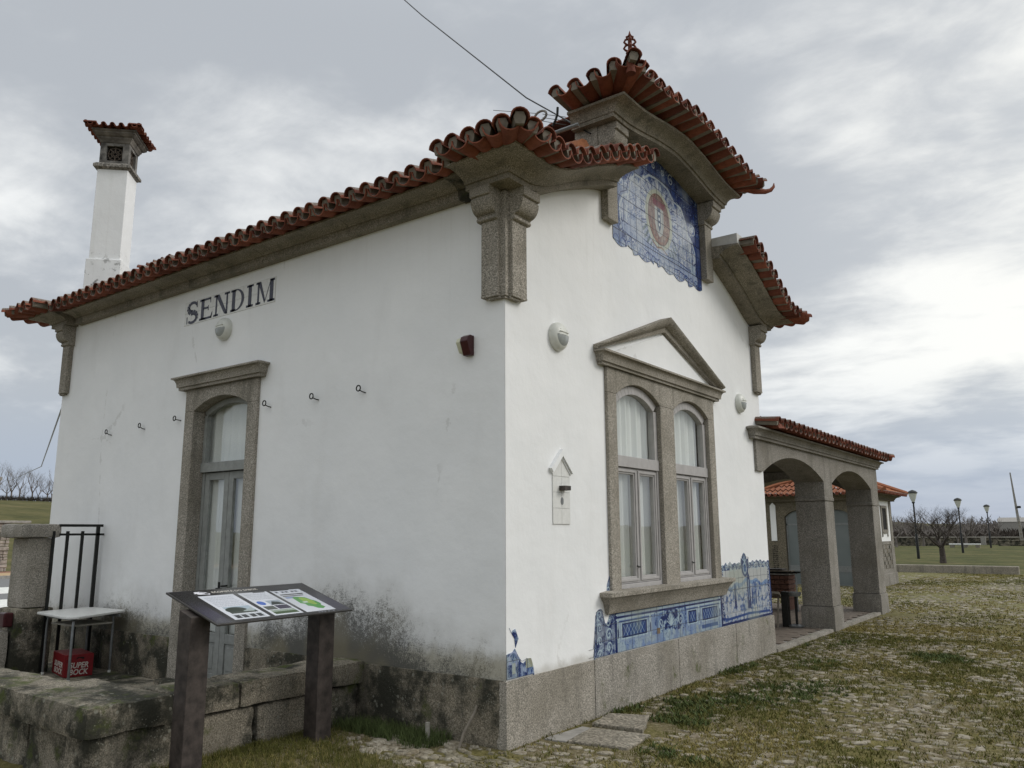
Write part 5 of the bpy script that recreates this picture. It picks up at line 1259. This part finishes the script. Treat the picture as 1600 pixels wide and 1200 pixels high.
# ------------------------------------------------------------------ information board
IBm = Matrix.Translation((-1.01, -1.922, 1.0455)) @ Matrix.Rotation(.0475, 4, 'Z')
IB = thing('information_board', 'slanted dark information board with three white printed sheets on two timber posts', 'sign', (-1.3, -1.3, 0))
tl = .3035; up = Vector((-math.cos(tl), 0, math.sin(tl))); nn = Vector((math.sin(tl), 0, math.cos(tl)))
Pm = IBm @ basis(Vector((0, 0, 0)), Vector((0, 1, 0)), up, nn); PW_, PH_ = 1.283, .645
TPl = lambda a, b, c: tuple(Pm @ Vector((a, b, c)))
plm = Mt('board_metal'); 
plm = plm.out(plm.ramp(plm.noise(3, 3), [(.3, (.045, .042, .040)), (.7, (.07, .066, .062))]), .28, None, .2, .5)
MB(TPl).box(0, PW_, 0, PH_, -.014, 0).ob('plate', plm, IB, bevel=.003)
for y0, sgn in ((-1.985, 1), (-.845, 1)):
    zt = 1.0455+(.29)*math.tan(tl)-.02
    mb = MB(); mb.add([(-1.38, y0, -.1), (-1.23, y0, -.1), (-1.23, y0+.155, -.1), (-1.38, y0+.155, -.1), (-1.38, y0, 1.13), (-1.23, y0, 1.085), (-1.23, y0+.155, 1.085), (-1.38, y0+.155, 1.13)], [(0, 3, 2, 1), (4, 5, 6, 7), (0, 1, 5, 4), (1, 2, 6, 5), (2, 3, 7, 6), (3, 0, 4, 7)])
    mb.ob('post', 'wood', IB, bevel=.004)
def board_picture():
    P = Pic('board_print', 0, PW_, 0, PH_, .0022, (.14, .135, .14))
    W_, T_, D_ = (.80, .81, .84), (.55, .56, .60), (.10, .10, .11); g = random.Random(3)
    P.bl(((P.U < .13) | (P.U > 1.13))*(.5+.5*np.sin(P.V*9))*.6, (.30, .29, .38))
    for k, (a, b) in enumerate(((.175, .485), (.525, .80), (.835, 1.135))):
        P.rect(a, b, .045, .515, W_)
        if k < 2:
            P.rect(a+.02, b-.09, .525, .542, (.05, .05, .05)); P.rect(a+.14, b-.02, .50, .512, (.12, .12, .12)) if k else None
            for i in range(17 if k == 0 else 14):
                v = .485-i*.0118
                if k and i > 10: break
                u = a+.03
                while u < b-.05: L = g.uniform(.008, .03); P.rect(u, min(u+L, b-.035), v-.0035, v, T_); u += L+.005
        if k == 0:
            P.rect(a+.05, b-.03, .16, .28, (.62, .68, .72)); P.ell(a+.13, .21, .09, .055, (.12, .17, .12)); P.rect(a+.05, b-.03, .15, .185, (.20, .24, .20)); P.poly([(b-.15, .18), (b-.05, .17), (b-.03, .24)], (.62, .66, .66))
            P.rect(a+.03, b-.02, .06, .135, (.70, .72, .74)); 
            for u in (a+.04, a+.10, a+.17, a+.23): P.rect(u, u+.045, .065, .12, (.16, .17, .18))
        if k == 1:
            P.ell(a+.06, .29, .035, .04, (.25, .38, .68)); P.rect(a+.12, b-.02, .24, .33, (.60, .64, .68)); P.poly([(a+.12, .24), (b-.02, .24), (b-.05, .29), (a+.17, .31)], (.13, .17, .16))
            P.rect(a+.02, a+.12, .155, .225, (.30, .32, .30)); P.rect(a+.13, b-.02, .155, .23, (.20, .18, .26)); P.rect(a+.03, b-.02, .065, .145, (.22, .30, .16)); P.rect(a+.03, b-.02, .11, .145, (.55, .60, .55))
        if k == 2:
            P.rect(a+.01, b-.11, .505, .520, D_)
            for u in (a+.02, a+.08, a+.12, a+.18, a+.22): P.rect(u, u+.035, .455, .49, T_); P.rect(u+.01, u+.02, .46, .48, D_)
            P.rect(a+.03, b-.04, .405, .425, D_); P.rect(a+.03, b-.06, .375, .39, D_); P.rect(a+.03, a+.13, .33, .365, (.50, .56, .70))
            pts = [(.09, .34), (.13, .36), (.18, .345), (.215, .33), (.23, .28), (.255, .24), (.26, .19), (.235, .15), (.245, .11), (.20, .085), (.16, .10), (.14, .14), (.105, .16), (.11, .20), (.08, .22), (.085, .27)]
            P.poly([(a+u+.0, v) for u, v in pts], (.30, .56, .26)); P.poly([(a+u*.55+.09, v*.6+.12) for u, v in pts], (.55, .68, .28)); P.poly([(a+.11, .245), (a+.17, .255), (a+.165, .225), (a+.12, .22)], (.74, .80, .74))
    # emblem at the head
    P.ell(.235, .565, .032, .018, (.88, .88, .9)); P.ell(.215, .59, .022, .014, (.88, .88, .9)); P.ring(.28, .555, .025, .017, .008, (.85, .85, .88)); P.line([(.19, .57), (.24, .60), (.29, .58)], .012, (.88, .88, .9))
    for u in (.93, .96, .99, 1.03, 1.08): P.rect(u, u+.02, .018, .026, T_)
    return P
def coordPlate(M):
    pos = M.pos(); q = M.n('ShaderNodeVectorMath', operation='SUBTRACT'); M.l(pos, q.inputs[0]); q.inputs[1].default_value = tuple(Pm.translation)
    c = M.n('ShaderNodeCombineXYZ')
    for i in (0, 1):
        d = M.n('ShaderNodeVectorMath', operation='DOT_PRODUCT'); M.l(q.outputs[0], d.inputs[0]); d.inputs[1].default_value = tuple(Pm.col[i].xyz); M.l(d.outputs['Value'], c.inputs[i])
    return c.outputs[0]
MAT['board_print'] = board_picture().material(coordPlate, .25, .4, sat=1.)
MB(TPl).box(.012, PW_-.012, .012, PH_-.012, .0, .0012).ob('printed_sheet', 'board_print', IB)
me = text_mesh('ECOPISTA DO SABOR', 'print', 1., 0, .012, .0004); xs_ = [v.co.x for v in me.vertices]; sc = .42/(max(xs_)-min(xs_))
me.transform(Pm @ Matrix.Translation((.335, .562, .0018)) @ Matrix.Diagonal((sc, .040, 1, 1))); link('heading', me, IB)

# two short pipes against the plinth
tag(MB().tube([(-.655, -.18, -.05), (-.662, -.175, .15)], .020, 10).ob('pipe_stub', 'pipe', None, True), 'short upright grey pipe stub at the foot of the mossy plinth', 'pipe', )
tag(MB().tube([(-.30, -.23, -.03), (-.285, -.17, .12), (-.262, -.07, .25), (-.265, -.035, .30)], [.011, .012, .012, .010], 8).ob('rusty_pipe', 'mortar', None, True), 'leaning stained pipe against the plinth nearest the corner', 'pipe')

# ------------------------------------------------------------------ slabs, cobbles, grass
SLS = [[(.085, 1.449), (.419, 1.591), (.633, 1.06), (.146, 1.043)], [(.204, .944), (.731, .999), (.773, .527), (.272, .451)], [(.063, .425), (.102, .955), (.190, .944), (.258, .451)]]
for i, P in enumerate(SLS):
    mb = MB(); P2 = []
    for k in range(4):
        a, b = P[k], P[(k+1) % 4]
        for j in range(5): t = j/5; P2.append((a[0]+(b[0]-a[0])*t+rng.uniform(-.008, .008), a[1]+(b[1]-a[1])*t+rng.uniform(-.008, .008)))
    mb.prism(P2, -.05, (.034, .022, .014)[i]); o = mb.ob('paving_slab', 'slab' if i < 2 else 'concrete', bevel=.01)
    tag(o, ('rear flat stone slab against the east plinth', 'front flat stone slab, larger and cracked off the plinth', 'narrow cement strip between front slab and plinth corner')[i], 'slab')
def in_slab(x, y, m=.03):
    return (x > .05-m) & (x < .78+m) & (y > .42-m) & (y < 1.55+m)
def patch(x, y):
    """0..1 density of greenery"""
    v = np.zeros_like(x)
    for cx_, cy_, rx, ry_, k in ((.70, 1.62, .35, .30, 1.), (.55, 2.3, .55, .6, .9), (.82, 2.75, .6, .5, .8), (.12, 1.75, .14, .35, 1.), (1.97, 6.85, .5, .5, 1.1), (1.29, .53, .28, .16, .9), (.12, 4.6, .16, .7, 1.), (.10, 7.1, .15, .7, .5), (.53, 8.1, .5, 1.4, .55), (1.0, .62, .22, .18, .9), (1.1, 3.6, .8, 1.3, .6), (.8, 5.4, .5, 1.0, .6)):
        v = np.maximum(v, k*np.clip(1.25-np.hypot((x-cx_)/rx, (y-cy_)/ry_), 0, 1))
    return v
CN = np.random.default_rng(5)
_G = CN.random((64, 64))
def vnoise(x, y, sc):
    x = np.asarray(x)*sc+100; y = np.asarray(y)*sc+100; xi = np.floor(x).astype(int); yi = np.floor(y).astype(int); fx = x-xi; fy = y-yi; fx = fx*fx*(3-2*fx); fy = fy*fy*(3-2*fy)
    g_ = lambda a, b: _G[a % 64, b % 64]
    return (g_(yi, xi)*(1-fx)+g_(yi, xi+1)*fx)*(1-fy)+(g_(yi+1, xi)*(1-fx)+g_(yi+1, xi+1)*fx)*fy
gzv = np.vectorize(gz)
def sector(x, y, m=.0):
    """what the photograph could plausibly see of the yard, with a margin"""
    return (x > .03+m) | (y < -.10)
# cobbles laid in wavering rows
rows = []; y = -2.6
while y < 29:
    s = .10+.004*max(0, y); x = -1.0 if y < -.1 else (.05 if y < 13.8 else -5.5)
    xmax = 3.4+max(0, y+2)*.42
    while x < xmax:
        L = CN.uniform(.09, .17)*(1+.02*max(0, y)); rows.append((x+L/2, y+CN.uniform(-.02, .02)+.03*math.sin(x*1.7), L, s)); x += L+.012
    y += s+.008
C_ = np.array(rows); cx_, cy_ = C_[:, 0], C_[:, 1]
keep = ~in_slab(cx_, cy_, .06) & ~((cx_ < .06) & (cy_ > -.1) & (cy_ < 13.7)) & ~((cx_ < -1.6) & (cy_ > 20.7) & (cy_ < 23.5)) & ~((cx_ < .12) & (cy_ > 6.1) & (cy_ < 13.7))
keep &= ~((cx_ < .1+.5*(-cy_-.2)*.6) & (cy_ < -.12))
dens = patch(cx_, cy_); n0 = vnoise(cx_, cy_, .9)*.6+vnoise(cx_, cy_, 2.7)*.4
rub = ((cx_ < .75) & (cy_ > 5.2) & (cy_ < 9.3)) | ((cx_ < 1.6) & (cy_ < .4))
keep &= (CN.random(len(cx_)) > .12) & (rub | (CN.random(len(cx_)) > .0)) & (CN.random(len(cx_)) > np.where(rub, .08, 1)*np.clip(dens*.6+(n0-.47)*2.2+.16+.015*np.clip(cy_-6, 0, 12), .04, .93))
C_ = C_[keep]; d = np.hypot(C_[:, 0]-3.96, C_[:, 1]+5.25)
def cob_mesh(x, y, L, s, gv, nseg=7):
    a = np.linspace(0, 2*np.pi, nseg, endpoint=False)+gv.uniform(0, 1); j = gv.uniform(.62, 1.14, nseg)
    ca = np.sign(np.cos(a))*np.abs(np.cos(a))**.75; sa = np.sign(np.sin(a))*np.abs(np.sin(a))**.75
    rot = gv.uniform(-.35, .35); hx, hy = L/2, s/2*gv.uniform(.75, 1.1); hgt = gv.uniform(.004, .020); tl_x, tl_y = gv.uniform(-.12, .12, 2)
    V_ = []
    for rr, zz in ((1., -.03), (.96, hgt*.55), (.80, hgt)):
        px = ca*j*hx*rr; py = sa*j*hy*rr; V_.append(np.stack([px*math.cos(rot)-py*math.sin(rot), px*math.sin(rot)+py*math.cos(rot), zz+(px*tl_x+py*tl_y if zz > 0 else 0)+gv.uniform(-.003, .003, nseg)], 1))
    V_ = np.concatenate(V_)
    return V_
def cob_faces(nseg=7):
    f = []
    for r in (0, 1):
        for i in range(nseg): k = (i+1) % nseg; f += [(r*nseg+i, r*nseg+k, (r+1)*nseg+k), (r*nseg+i, (r+1)*nseg+k, (r+1)*nseg+i)]
    for i in range(1, nseg-1): f.append((2*nseg, 2*nseg+i, 2*nseg+i+1))
    return np.array(f)
CF = cob_faces(); order = np.argsort(d)
yard = MB().box(.3, 3., -1.2, 0, -.3, -.12).ob('cobbled_yard', 'cobble', kind='structure')
protos = []
for k in range(10):
    me_v = cob_mesh(0, 0, .13, .10, CN); me = bpy.data.meshes.new('cobblestone'); me.from_pydata(me_v.tolist(), [], CF.tolist()); me.materials.append(MAT['cobble']); me.polygons.foreach_set('use_smooth', [True]*len(me.polygons)); me.set_sharp_from_angle(angle=R(40)); protos.append(me)
vis = []; fx_, r3, d3, f3 = 1244.7, np.array(_r), np.array(_d), np.array(_f)
for i in order:
    q = np.array([C_[i, 0]-3.955, C_[i, 1]+5.254, -1.65]); zc_ = q @ f3; u = 800+fx_*(q @ r3)/zc_; v_ = 600+fx_*(q @ d3)/zc_
    if zc_ > 0 and 0 < u < 1600 and v_ < 1215: vis.append(i)
first = set(vis[:290])
for i in first:
    x, y, L, s = C_[i]; o = link('cobblestone', protos[int(CN.integers(10))], yard, Matrix.Translation((x, y, gz(x, y)-.004)) @ Matrix.Rotation(float(CN.uniform(-.3, .3)), 4, 'Z') @ Matrix.Diagonal((L/.13, s/.10, float(CN.uniform(.6, 1.1)), 1)))
vs, fs, o_ = [], [], 0
for i in range(len(C_)):
    if i in first: continue
    x, y, L, s = C_[i]; v_ = cob_mesh(x, y, L, s, CN); v_[:, 0] += x; v_[:, 1] += y; v_[:, 2] += gz(x, y)-.004; vs.append(v_); fs.append(CF+o_); o_ += len(v_)
np_mesh('cobblestones', np.concatenate(vs), np.concatenate(fs), 'cobble', yard, 'stuff', smooth=False)
# blades: tufts of narrow triangles
def blades(name, mat, X, Y, H, Wd, lean, label_kind='stuff'):
    n = len(X); Z = np.array([gz(a, b) for a, b in zip(X, Y)])-.004
    a = nr.uniform(0, 2*np.pi, n); b = nr.uniform(0, 2*np.pi, n); ln = nr.uniform(.2, 1, n)*lean*H
    p0 = np.stack([X-np.cos(a)*Wd, Y-np.sin(a)*Wd, Z], 1); p1 = np.stack([X+np.cos(a)*Wd, Y+np.sin(a)*Wd, Z], 1)
    m_ = np.stack([X+np.cos(b)*ln*.35, Y+np.sin(b)*ln*.35, Z+H*.6], 1); dw = np.stack([np.cos(a)*Wd*.7, np.sin(a)*Wd*.7, 0*a], 1)
    t = np.stack([X+np.cos(b)*ln, Y+np.sin(b)*ln, Z+H], 1)
    V_ = np.stack([p0, p1, m_+dw, m_-dw, t], 1).reshape(-1, 3); k = np.arange(n)[:, None]*5
    F_ = np.concatenate([k+np.array([[0, 1, 2]]), k+np.array([[0, 2, 3]]), k+np.array([[3, 2, 4]])], 0)
    return np_mesh(name, V_, F_, mat, None, 'stuff')
def scatter(n, x0, x1, y0, y1, prob):
    X = nr.uniform(x0, x1, n); Y = nr.uniform(y0, y1, n); k = nr.random(n) < prob(X, Y); X, Y = X[k], Y[k]
    ok = ~((X < .03) & (Y > -.03) & (Y < 13.6)) & ~((X < -1.7) & (Y > 20.8)) & ~((X < -1.58) & (Y < 0)) & ~((X < .10) & (Y > 6.1) & (Y < 13.6)) & ~in_slab(X, Y, -.04)
    return X[ok], Y[ok]
def tuft(X, Y, k, sp):
    X = np.repeat(X, k)+nr.normal(0, sp, len(X)*k); Y = np.repeat(Y, k)+nr.normal(0, sp, len(Y)*k); return X, Y
lawn = lambda X, Y: np.clip((-(Y)-.45-.25*(X+1.2))*2.2, 0, 1)*(X < .35+.3*vnoise(X, Y, 3))
cover = lambda X, Y: np.clip(patch(X, Y)+(vnoise(X, Y, .9)*.6+vnoise(X, Y, 2.7)*.4-.43)*2.0, .06, 1)
X, Y = scatter(26000, -1.6, 1.0, -3.2, -.1, lambda X, Y: lawn(X, Y)*(.35+.65*vnoise(X, Y, 4))); X, Y = tuft(X, Y, 4, .012)
blades('lawn_grass', 'grass', X, Y, nr.uniform(.02, .055, len(X)), nr.uniform(.0012, .0025, len(X)), .8)
X, Y = scatter(9000, -1.6, 1.0, -3.2, -.1, lambda X, Y: lawn(X, Y)*vnoise(X+9, Y, 3)); X, Y = tuft(X, Y, 3, .012)
blades('dry_lawn_grass', 'dry_grass', X, Y, nr.uniform(.02, .05, len(X)), nr.uniform(.0012, .0025, len(X)), 1.0)
X, Y = scatter(75000, .03, 7., -1.6, 9., lambda X, Y: np.clip(cover(X, Y)*1.0+.10, 0, 1)*(X < 4+Y*.42)); X, Y = tuft(X, Y, 4, .016)
blades('yard_grass', 'grass', X, Y, nr.uniform(.014, .042, len(X)), nr.uniform(.0028, .006, len(X)), 1.2)
X, Y = scatter(105000, .03, 7.5, -1.6, 11., lambda X, Y: np.clip(cover(X+3, Y+7)*1.25-.2*patch(X, Y), 0, 1)*(X < 4+Y*.42)); X, Y = tuft(X, Y, 4, .018)
blades('dry_yard_grass', 'dry_grass', X, Y, nr.uniform(.012, .034, len(X)), nr.uniform(.0028, .006, len(X)), 1.4)
X, Y = scatter(60000, -6, 12., 8., 31., lambda X, Y: np.clip(vnoise(X, Y, .8)*1.4-.35, 0, 1)*(X < 4+Y*.42)); X, Y = tuft(X, Y, 3, .03)
blades('far_yard_grass', 'dry_grass', X, Y, nr.uniform(.014, .04, len(X)), nr.uniform(.006, .013, len(X)), 1.4)
X, Y = scatter(60000, -6, 12., 8., 31., lambda X, Y: np.clip(vnoise(X+5, Y, .6)*1.5-.5, 0, 1)*(X < 4+Y*.42)); X, Y = tuft(X, Y, 3, .03)
blades('far_green_grass', 'grass', X, Y, nr.uniform(.014, .045, len(X)), nr.uniform(.006, .013, len(X)), 1.4)
X, Y = scatter(5200, .02, 2.6, .3, 8., lambda X, Y: np.clip(patch(X, Y)-.35, 0, 1)*1.3); X, Y = tuft(X, Y, 9, .03)
blades('broadleaf_weeds', 'weed', X, Y, nr.uniform(.02, .065, len(X)), nr.uniform(.005, .012, len(X)), 1.4)
X, Y = scatter(500, -1.55, -.5, -.42, -.05, lambda X, Y: .8+0*X); X, Y = tuft(X, Y, 8, .02)
blades('plinth_weeds', 'weed', X, Y, nr.uniform(.03, .13, len(X)), nr.uniform(.0015, .004, len(X)), .7)
# loose stones along the plinth
g = random.Random(12); vs, fs, o_ = [], [], 0
for i in range(420):
    if i < 260: x, y = g.uniform(-1.1, .5), g.uniform(-.75, -.08)
    else: x, y = g.uniform(.03, .75), g.uniform(5.3, 8.8)
    sz = g.uniform(.03, .10)*(1 if i > 259 or g.random() > .25 else 2.1); v_ = cob_mesh(0, 0, sz, sz*.7, CN); v_[:, 2] *= .9; v_[:, 0] += x; v_[:, 1] += y; v_[:, 2] += gz(x, y); vs.append(v_); fs.append(CF+o_); o_ += len(v_)
np_mesh('loose_stones', np.concatenate(vs), np.concatenate(fs), 'cobble', None, 'stuff')

# ------------------------------------------------------------------ park beyond the yard
tag(MB().box(-12., .95, 31.1, 31.5, -.1, .30, .02).ob('low_kerb_wall', 'gr_d'), 'long low stone kerb wall edging the green park', 'wall')
def lamp_parts(t):
    x, y, z = t.location; b = MB(lambda a, b_, c: (x+a, y+b_, z+c))
    b.tube([(0, 0, -.1), (0, 0, 1.45), (0, 0, 1.5), (0, 0, 3.3)], [.085, .08, .052, .045], 8).ob('post', 'black', t, True)
    MB(b.T).lathe([(.05, 3.3), (.09, 3.33), (.09, 3.37), (.06, 3.40)], 10).ob('collar', 'black', t)
    MB(b.T).lathe([(.08, 3.40), (.16, 3.60), (.25, 3.92)], 12).ob('diffuser', 'lampw', t, True)
    MB(b.T).lathe([(.29, 3.92), (.29, 3.96), (.20, 4.06), (.05, 4.12), (.01, 4.13)], 12).ob('hood', 'black', t, True)
LP = thing('street_lamp', 'nearest park lamp post, tallest of the three', 'lamp', (-5.6, 48.9, 0), 0, 'park lamp posts'); lamp_parts(LP)
dup(LP, (-5.25, 64.4, 0), 0, 'middle park lamp post, above the bare tree branches', 'park lamp posts')
dup(LP, (-5.45, 84, 0), 0, 'farthest park lamp post, right of the bare tree', 'park lamp posts')
# bare trees
def bare_tree(seed, h_trunk, r0, spread, levels, upw, mat='bark', lean=0., sides=5, kids=(2, 3), twig=.0):
    g = random.Random(seed); trunk, crown = MB(), MB()
    def grow(p, d, L, r, lv, mb):
        pts = [p]; q = p.copy(); dd = d.copy(); n = 3
        for i in range(n):
            dd = (dd+Vector((g.uniform(-1, 1), g.uniform(-1, 1), g.uniform(-.5, .8)*upw))*.22).normalized(); q = q+dd*L/n; pts.append(q.copy())
        r1 = r*.62; mb.tube(pts, [r, r*.88, r*.75, r1], sides if lv > 2 else 4 if lv > 1 else 3, False)
        if lv <= 0: return
        k = g.randint(*kids)+(1 if lv < 3 else 0)
        for i in range(k):
            a = g.uniform(0, 2*math.pi); side = Vector((math.cos(a), math.sin(a), g.uniform(-.1, .5)))
            nd = (dd*g.uniform(.5, 1.)+side*spread*g.uniform(.7, 1.2)+Vector((0, 0, upw*.35))).normalized()
            t = g.choice((1, .9, .66)); b = pts[0].lerp(pts[-1], t) if t < 1 else pts[-1]
            grow(b, nd, L*g.uniform(.62, .86), r1*g.uniform(.62, .9), lv-1, crown)
    p = Vector((0, 0, -.1)); top = Vector((lean, 0, h_trunk))
    trunk.tube([p, p.lerp(top, .5)+Vector((.03, .02, 0)), top], [r0*1.25, r0, r0*.9], 8)
    k = g.randint(3, 4)
    for i in range(k):
        a = 2*math.pi*(i+g.uniform(-.2, .2))/k; d = Vector((math.cos(a)*spread, math.sin(a)*spread, .75)).normalized()
        grow(top-Vector((0, 0, .05)), d, max(.85, h_trunk*.8), r0*.6, levels, crown)
    return trunk.mesh('trunk', mat), crown.mesh('crown', mat)
def tree(meshes, name, label, loc, rz=0, sc=1., group=None, cat='tree'):
    t = thing(name, label, cat, loc, rz, group); M = Matrix.Translation(loc) @ Matrix.Rotation(rz, 4, 'Z') @ Matrix.Scale(sc, 4)
    link('trunk', meshes[0], t, M); link('crown', meshes[1], t, M); return t
tree(bare_tree(24, .85, .14, .95, 5, .85, kids=(3, 3)), 'bare_tree', 'pruned bare tree with spreading twiggy crown behind the low kerb wall', (-3.25, 42, 0), .8, 1.0)
M1 = [bare_tree(s_, 1.0, .12, .75, 4, .5, 'twig', kids=(2, 3)) for s_ in (3, 4, 5)]
g = random.Random(77)
sp = ((-.198, 96, 1.1), (-.186, 112, 1.3), (-.177, 92, 1.0), (-.166, 118, 1.2), (-.154, 98, 1.), (-.145, 126, 1.3), (-.136, 101, .9), (-.128, 92, 1.15), (-.119, 110, 1.2), (-.110, 124, 1.1), (-.192, 130, 1.5), (-.158, 138, 1.5), (-.122, 140, 1.4), (-.098, 132, 1.1), (-.205, 110, 1.2), (-.17, 104, 1.1))
wd = ('leftmost', 'second', 'third', 'fourth', 'fifth', 'sixth', 'seventh', 'eighth', 'ninth', 'tenth', 'eleventh', 'twelfth', 'thirteenth', 'fourteenth', 'fifteenth', 'rightmost')
for k, (rt, yy, sc) in enumerate(sorted(sp)):
    x = 3.955+rt*(yy+5.25); tree(M1[k % 3], 'orchard_tree', '%s bare orchard tree counted from the left in the row behind the park wall' % wd[k], (x, yy, gz(x, yy)-.1), k*1.3, sc, 'bare orchard trees behind the park')
M2 = [bare_tree(s_, h_, .10, sp2, 4, .8, 'twig', kids=(2, 3)) for s_, h_, sp2 in ((13, 1.3, .55), (14, 1.6, .42), (17, 1.1, .7))]
hs_ = ((50.2, .95, 0), (51.3, 1.35, 3), (52.9, 1.15, -2), (53.6, 1.5, 5), (54.9, 1.2, 0), (55.6, .85, -3), (56.9, 1.45, 4), (57.9, 1.1, 9), (59.4, 1.3, 1), (60.1, .9, -4), (61.3, 1.4, 6), (63.0, 1.2, 2))
for k, (yy, sc, dx) in enumerate(hs_):
    x = -144-dx*1.5; yv = -5.25+(yy+5.25)*(x-3.96)/(-145-3.96)
    tree(M2[k % 3], 'hill_tree', '%s bare tree on the crest of the green hill, counted from the left' % wd[k], (x, yv, gz(x, yv)-.2), k*2.1, sc, 'bare trees on the hill crest')
# bench, far walls, posts
bx_, by_ = -7.75, 85.
bench = thing('stone_bench', 'long low pale stone bench on the park grass behind the bare tree', 'bench', (bx_, by_, 0))
MB().box(bx_-1.35, bx_+1.35, by_-.25, by_+.25, .28, .42, .02).ob('seat', 'white', bench)
for u in (-1.1, 0, 1.1): MB().box(bx_+u-.18, bx_+u+.18, by_-.2, by_+.2, -.1, .28).ob('leg', 'gr_d', bench)
fw = thing('dry_stone_wall', 'long dark dry stone wall behind the park grass', 'wall', (-12, 106, 0))
g = random.Random(31); mbw = MB(); cp = MB()
for i in range(150):
    x = -30+i*.17*1.0
    for r in range(3): 
        h = .33; L = g.uniform(.16, .17); mbw.box(x, x+.165, 106+g.uniform(0, .07), 106.4, -.2+r*h*1.0+.0, .10+r*h+g.uniform(-.04, .04), .02)
for i in range(22): cp.box(-30+i*1.16, -28.86+i*1.16, 105.92, 106.5, .80, .94, .02)
mbw.ob('stones', 'gr_m', fw, kind='stuff'); cp.ob('coping', 'gr_l', fw, kind='stuff')
tag(MB().box(-6.1, -1.2, 97.0, 97.4, -.1, .50, .02).box(-6.15, -1.15, 96.95, 97.45, .502, .62, .02).ob('low_wall', 'gr_m'), 'low dark wall with a pale coping right of the far lamp post', 'wall')
tag(MB().box(-8.6, -8.1, 104.6, 104.9, -.1, 1.0).ob('stone_marker', 'concrete'), 'pale square stone standing before the far dry stone wall', 'stone')
mb = MB(); p = thing('concrete_pole', 'tall grey tapered concrete pole leaning slightly, at the far right', 'pole', (-4.15, 101, 0))
MB().add([(-4.33, 100.9, -.2), (-3.97, 100.9, -.2), (-3.97, 101.15, -.2), (-4.33, 101.15, -.2), (-4.62, 100.95, 8.1), (-4.50, 100.95, 8.1), (-4.50, 101.08, 8.1), (-4.62, 101.08, 8.1)], [(0, 1, 5, 4), (1, 2, 6, 5), (2, 3, 7, 6), (3, 0, 4, 7), (4, 5, 6, 7)]).ob('shaft', 'concrete', p)
mb = MB()
for k in range(8): mb.box(-4.24-.02*k, -4.08-.02*k, 100.885+.006*k, 100.91+.006*k, .3+k*.42, .55+k*.42)
mb.ob('recesses', 'gr_d', p, kind='stuff')
MB().box(-4.25, -3.9, 100.7, 100.95, 4.1, 4.35, .03).box(-4.36, -4.2, 100.85, 100.95, 4.16, 4.24).ob('camera_box', 'black', p)
tag(MB().tube([(-1.55, 98, -.1), (-1.6, 98, 3.1)], .07, 6).ob('fence_post', 'wood'), 'dark wooden post at the far right beside the concrete pole', 'post')
# scrub and far hedges: twiggy masses nobody could count
def scrub(name, x0, x1, y0, y1, n, h, mat, seed):
    gg = np.random.default_rng(seed); X = gg.uniform(x0, x1, n); Y = gg.uniform(y0, y1, n); hh = h*(.5+.8*vnoise(X, Y, .12))*gg.uniform(.2, 1, n)
    Z = np.array([gz(a, b) for a, b in zip(X, Y)]); a = gg.uniform(0, 6.28, n); wd_ = gg.uniform(.05, .16, n); zb = Z+hh*gg.uniform(0, .8, n); ln = gg.uniform(.4, 1.1, n)
    dx, dy = np.cos(a)*ln*.5, np.sin(a)*ln*.5
    V_ = np.stack([np.stack([X-wd_, Y, zb], 1), np.stack([X+wd_, Y, zb], 1), np.stack([X+dx, Y+dy, zb+ln*.8], 1)], 1).reshape(-1, 3)
    return np_mesh(name, V_, np.arange(3*n).reshape(-1, 3), mat, None, 'stuff')
scrub('scrub', -34, 2, 128, 150, 12000, 2.0, 'bush', 1); scrub('scrub', -70, 12, 175, 215, 22000, 4.6, 'twig', 2); scrub('hedge', -3.3, 4, 118, 124, 5000, 2.6, 'green', 3)
scrub('hill_scrub', -150, -136, 44, 72, 3000, .5, 'bush', 4); scrub('scrub', 60, 75, -10, 90, 16000, 4.5, 'bush', 6)
tag(MB().box(-12.5, -2.2, 165, 171, 1.0, 3.2).add([(-12.6, 164.9, 3.2), (-2.1, 164.9, 3.2), (-2.1, 171, 3.2), (-12.6, 171, 3.2), (-12.6, 168, 4.0), (-2.1, 168, 4.0)], [(0, 1, 5, 4), (3, 4, 5, 2), (1, 2, 5), (0, 4, 3)]).ob('far_shed', 'concrete'), 'long low grey shed far off behind the concrete pole', 'shed')
# west side: dry stone pier and grey pole beyond the road
sp_ = thing('stone_gate_pier', 'pale stacked stone pier beyond the road at the far left', 'pier', (-38.9, 11.2, 0))
g = random.Random(9); z = -.04; r = 0
while z < 2.15:
    h = g.uniform(.12, .24); y = 9.9
    while y < 11.72:
        L = min(g.uniform(.25, .65), 11.75-y); MB().box(-39.5, -38.7+g.uniform(-.04, .03), y+.01, y+L-.01, z+.008, z+h-.008, .02).ob('stone', 'slate', sp_); y += L
    z += h; r += 1
MB().box(-39.55, -38.6, 9.8, 12.6, z, z+.12, .02).ob('coping', 'concrete', sp_)
tag(MB().box(-38.95, -38.6, 10.45, 11.02, 2.2, 4.25).box(-39.0, -38.55, 10.4, 11.08, 4.25, 4.42).ob('grey_post', 'concrete'), 'grey concrete post with dark cap rising behind the stone pier', 'post')
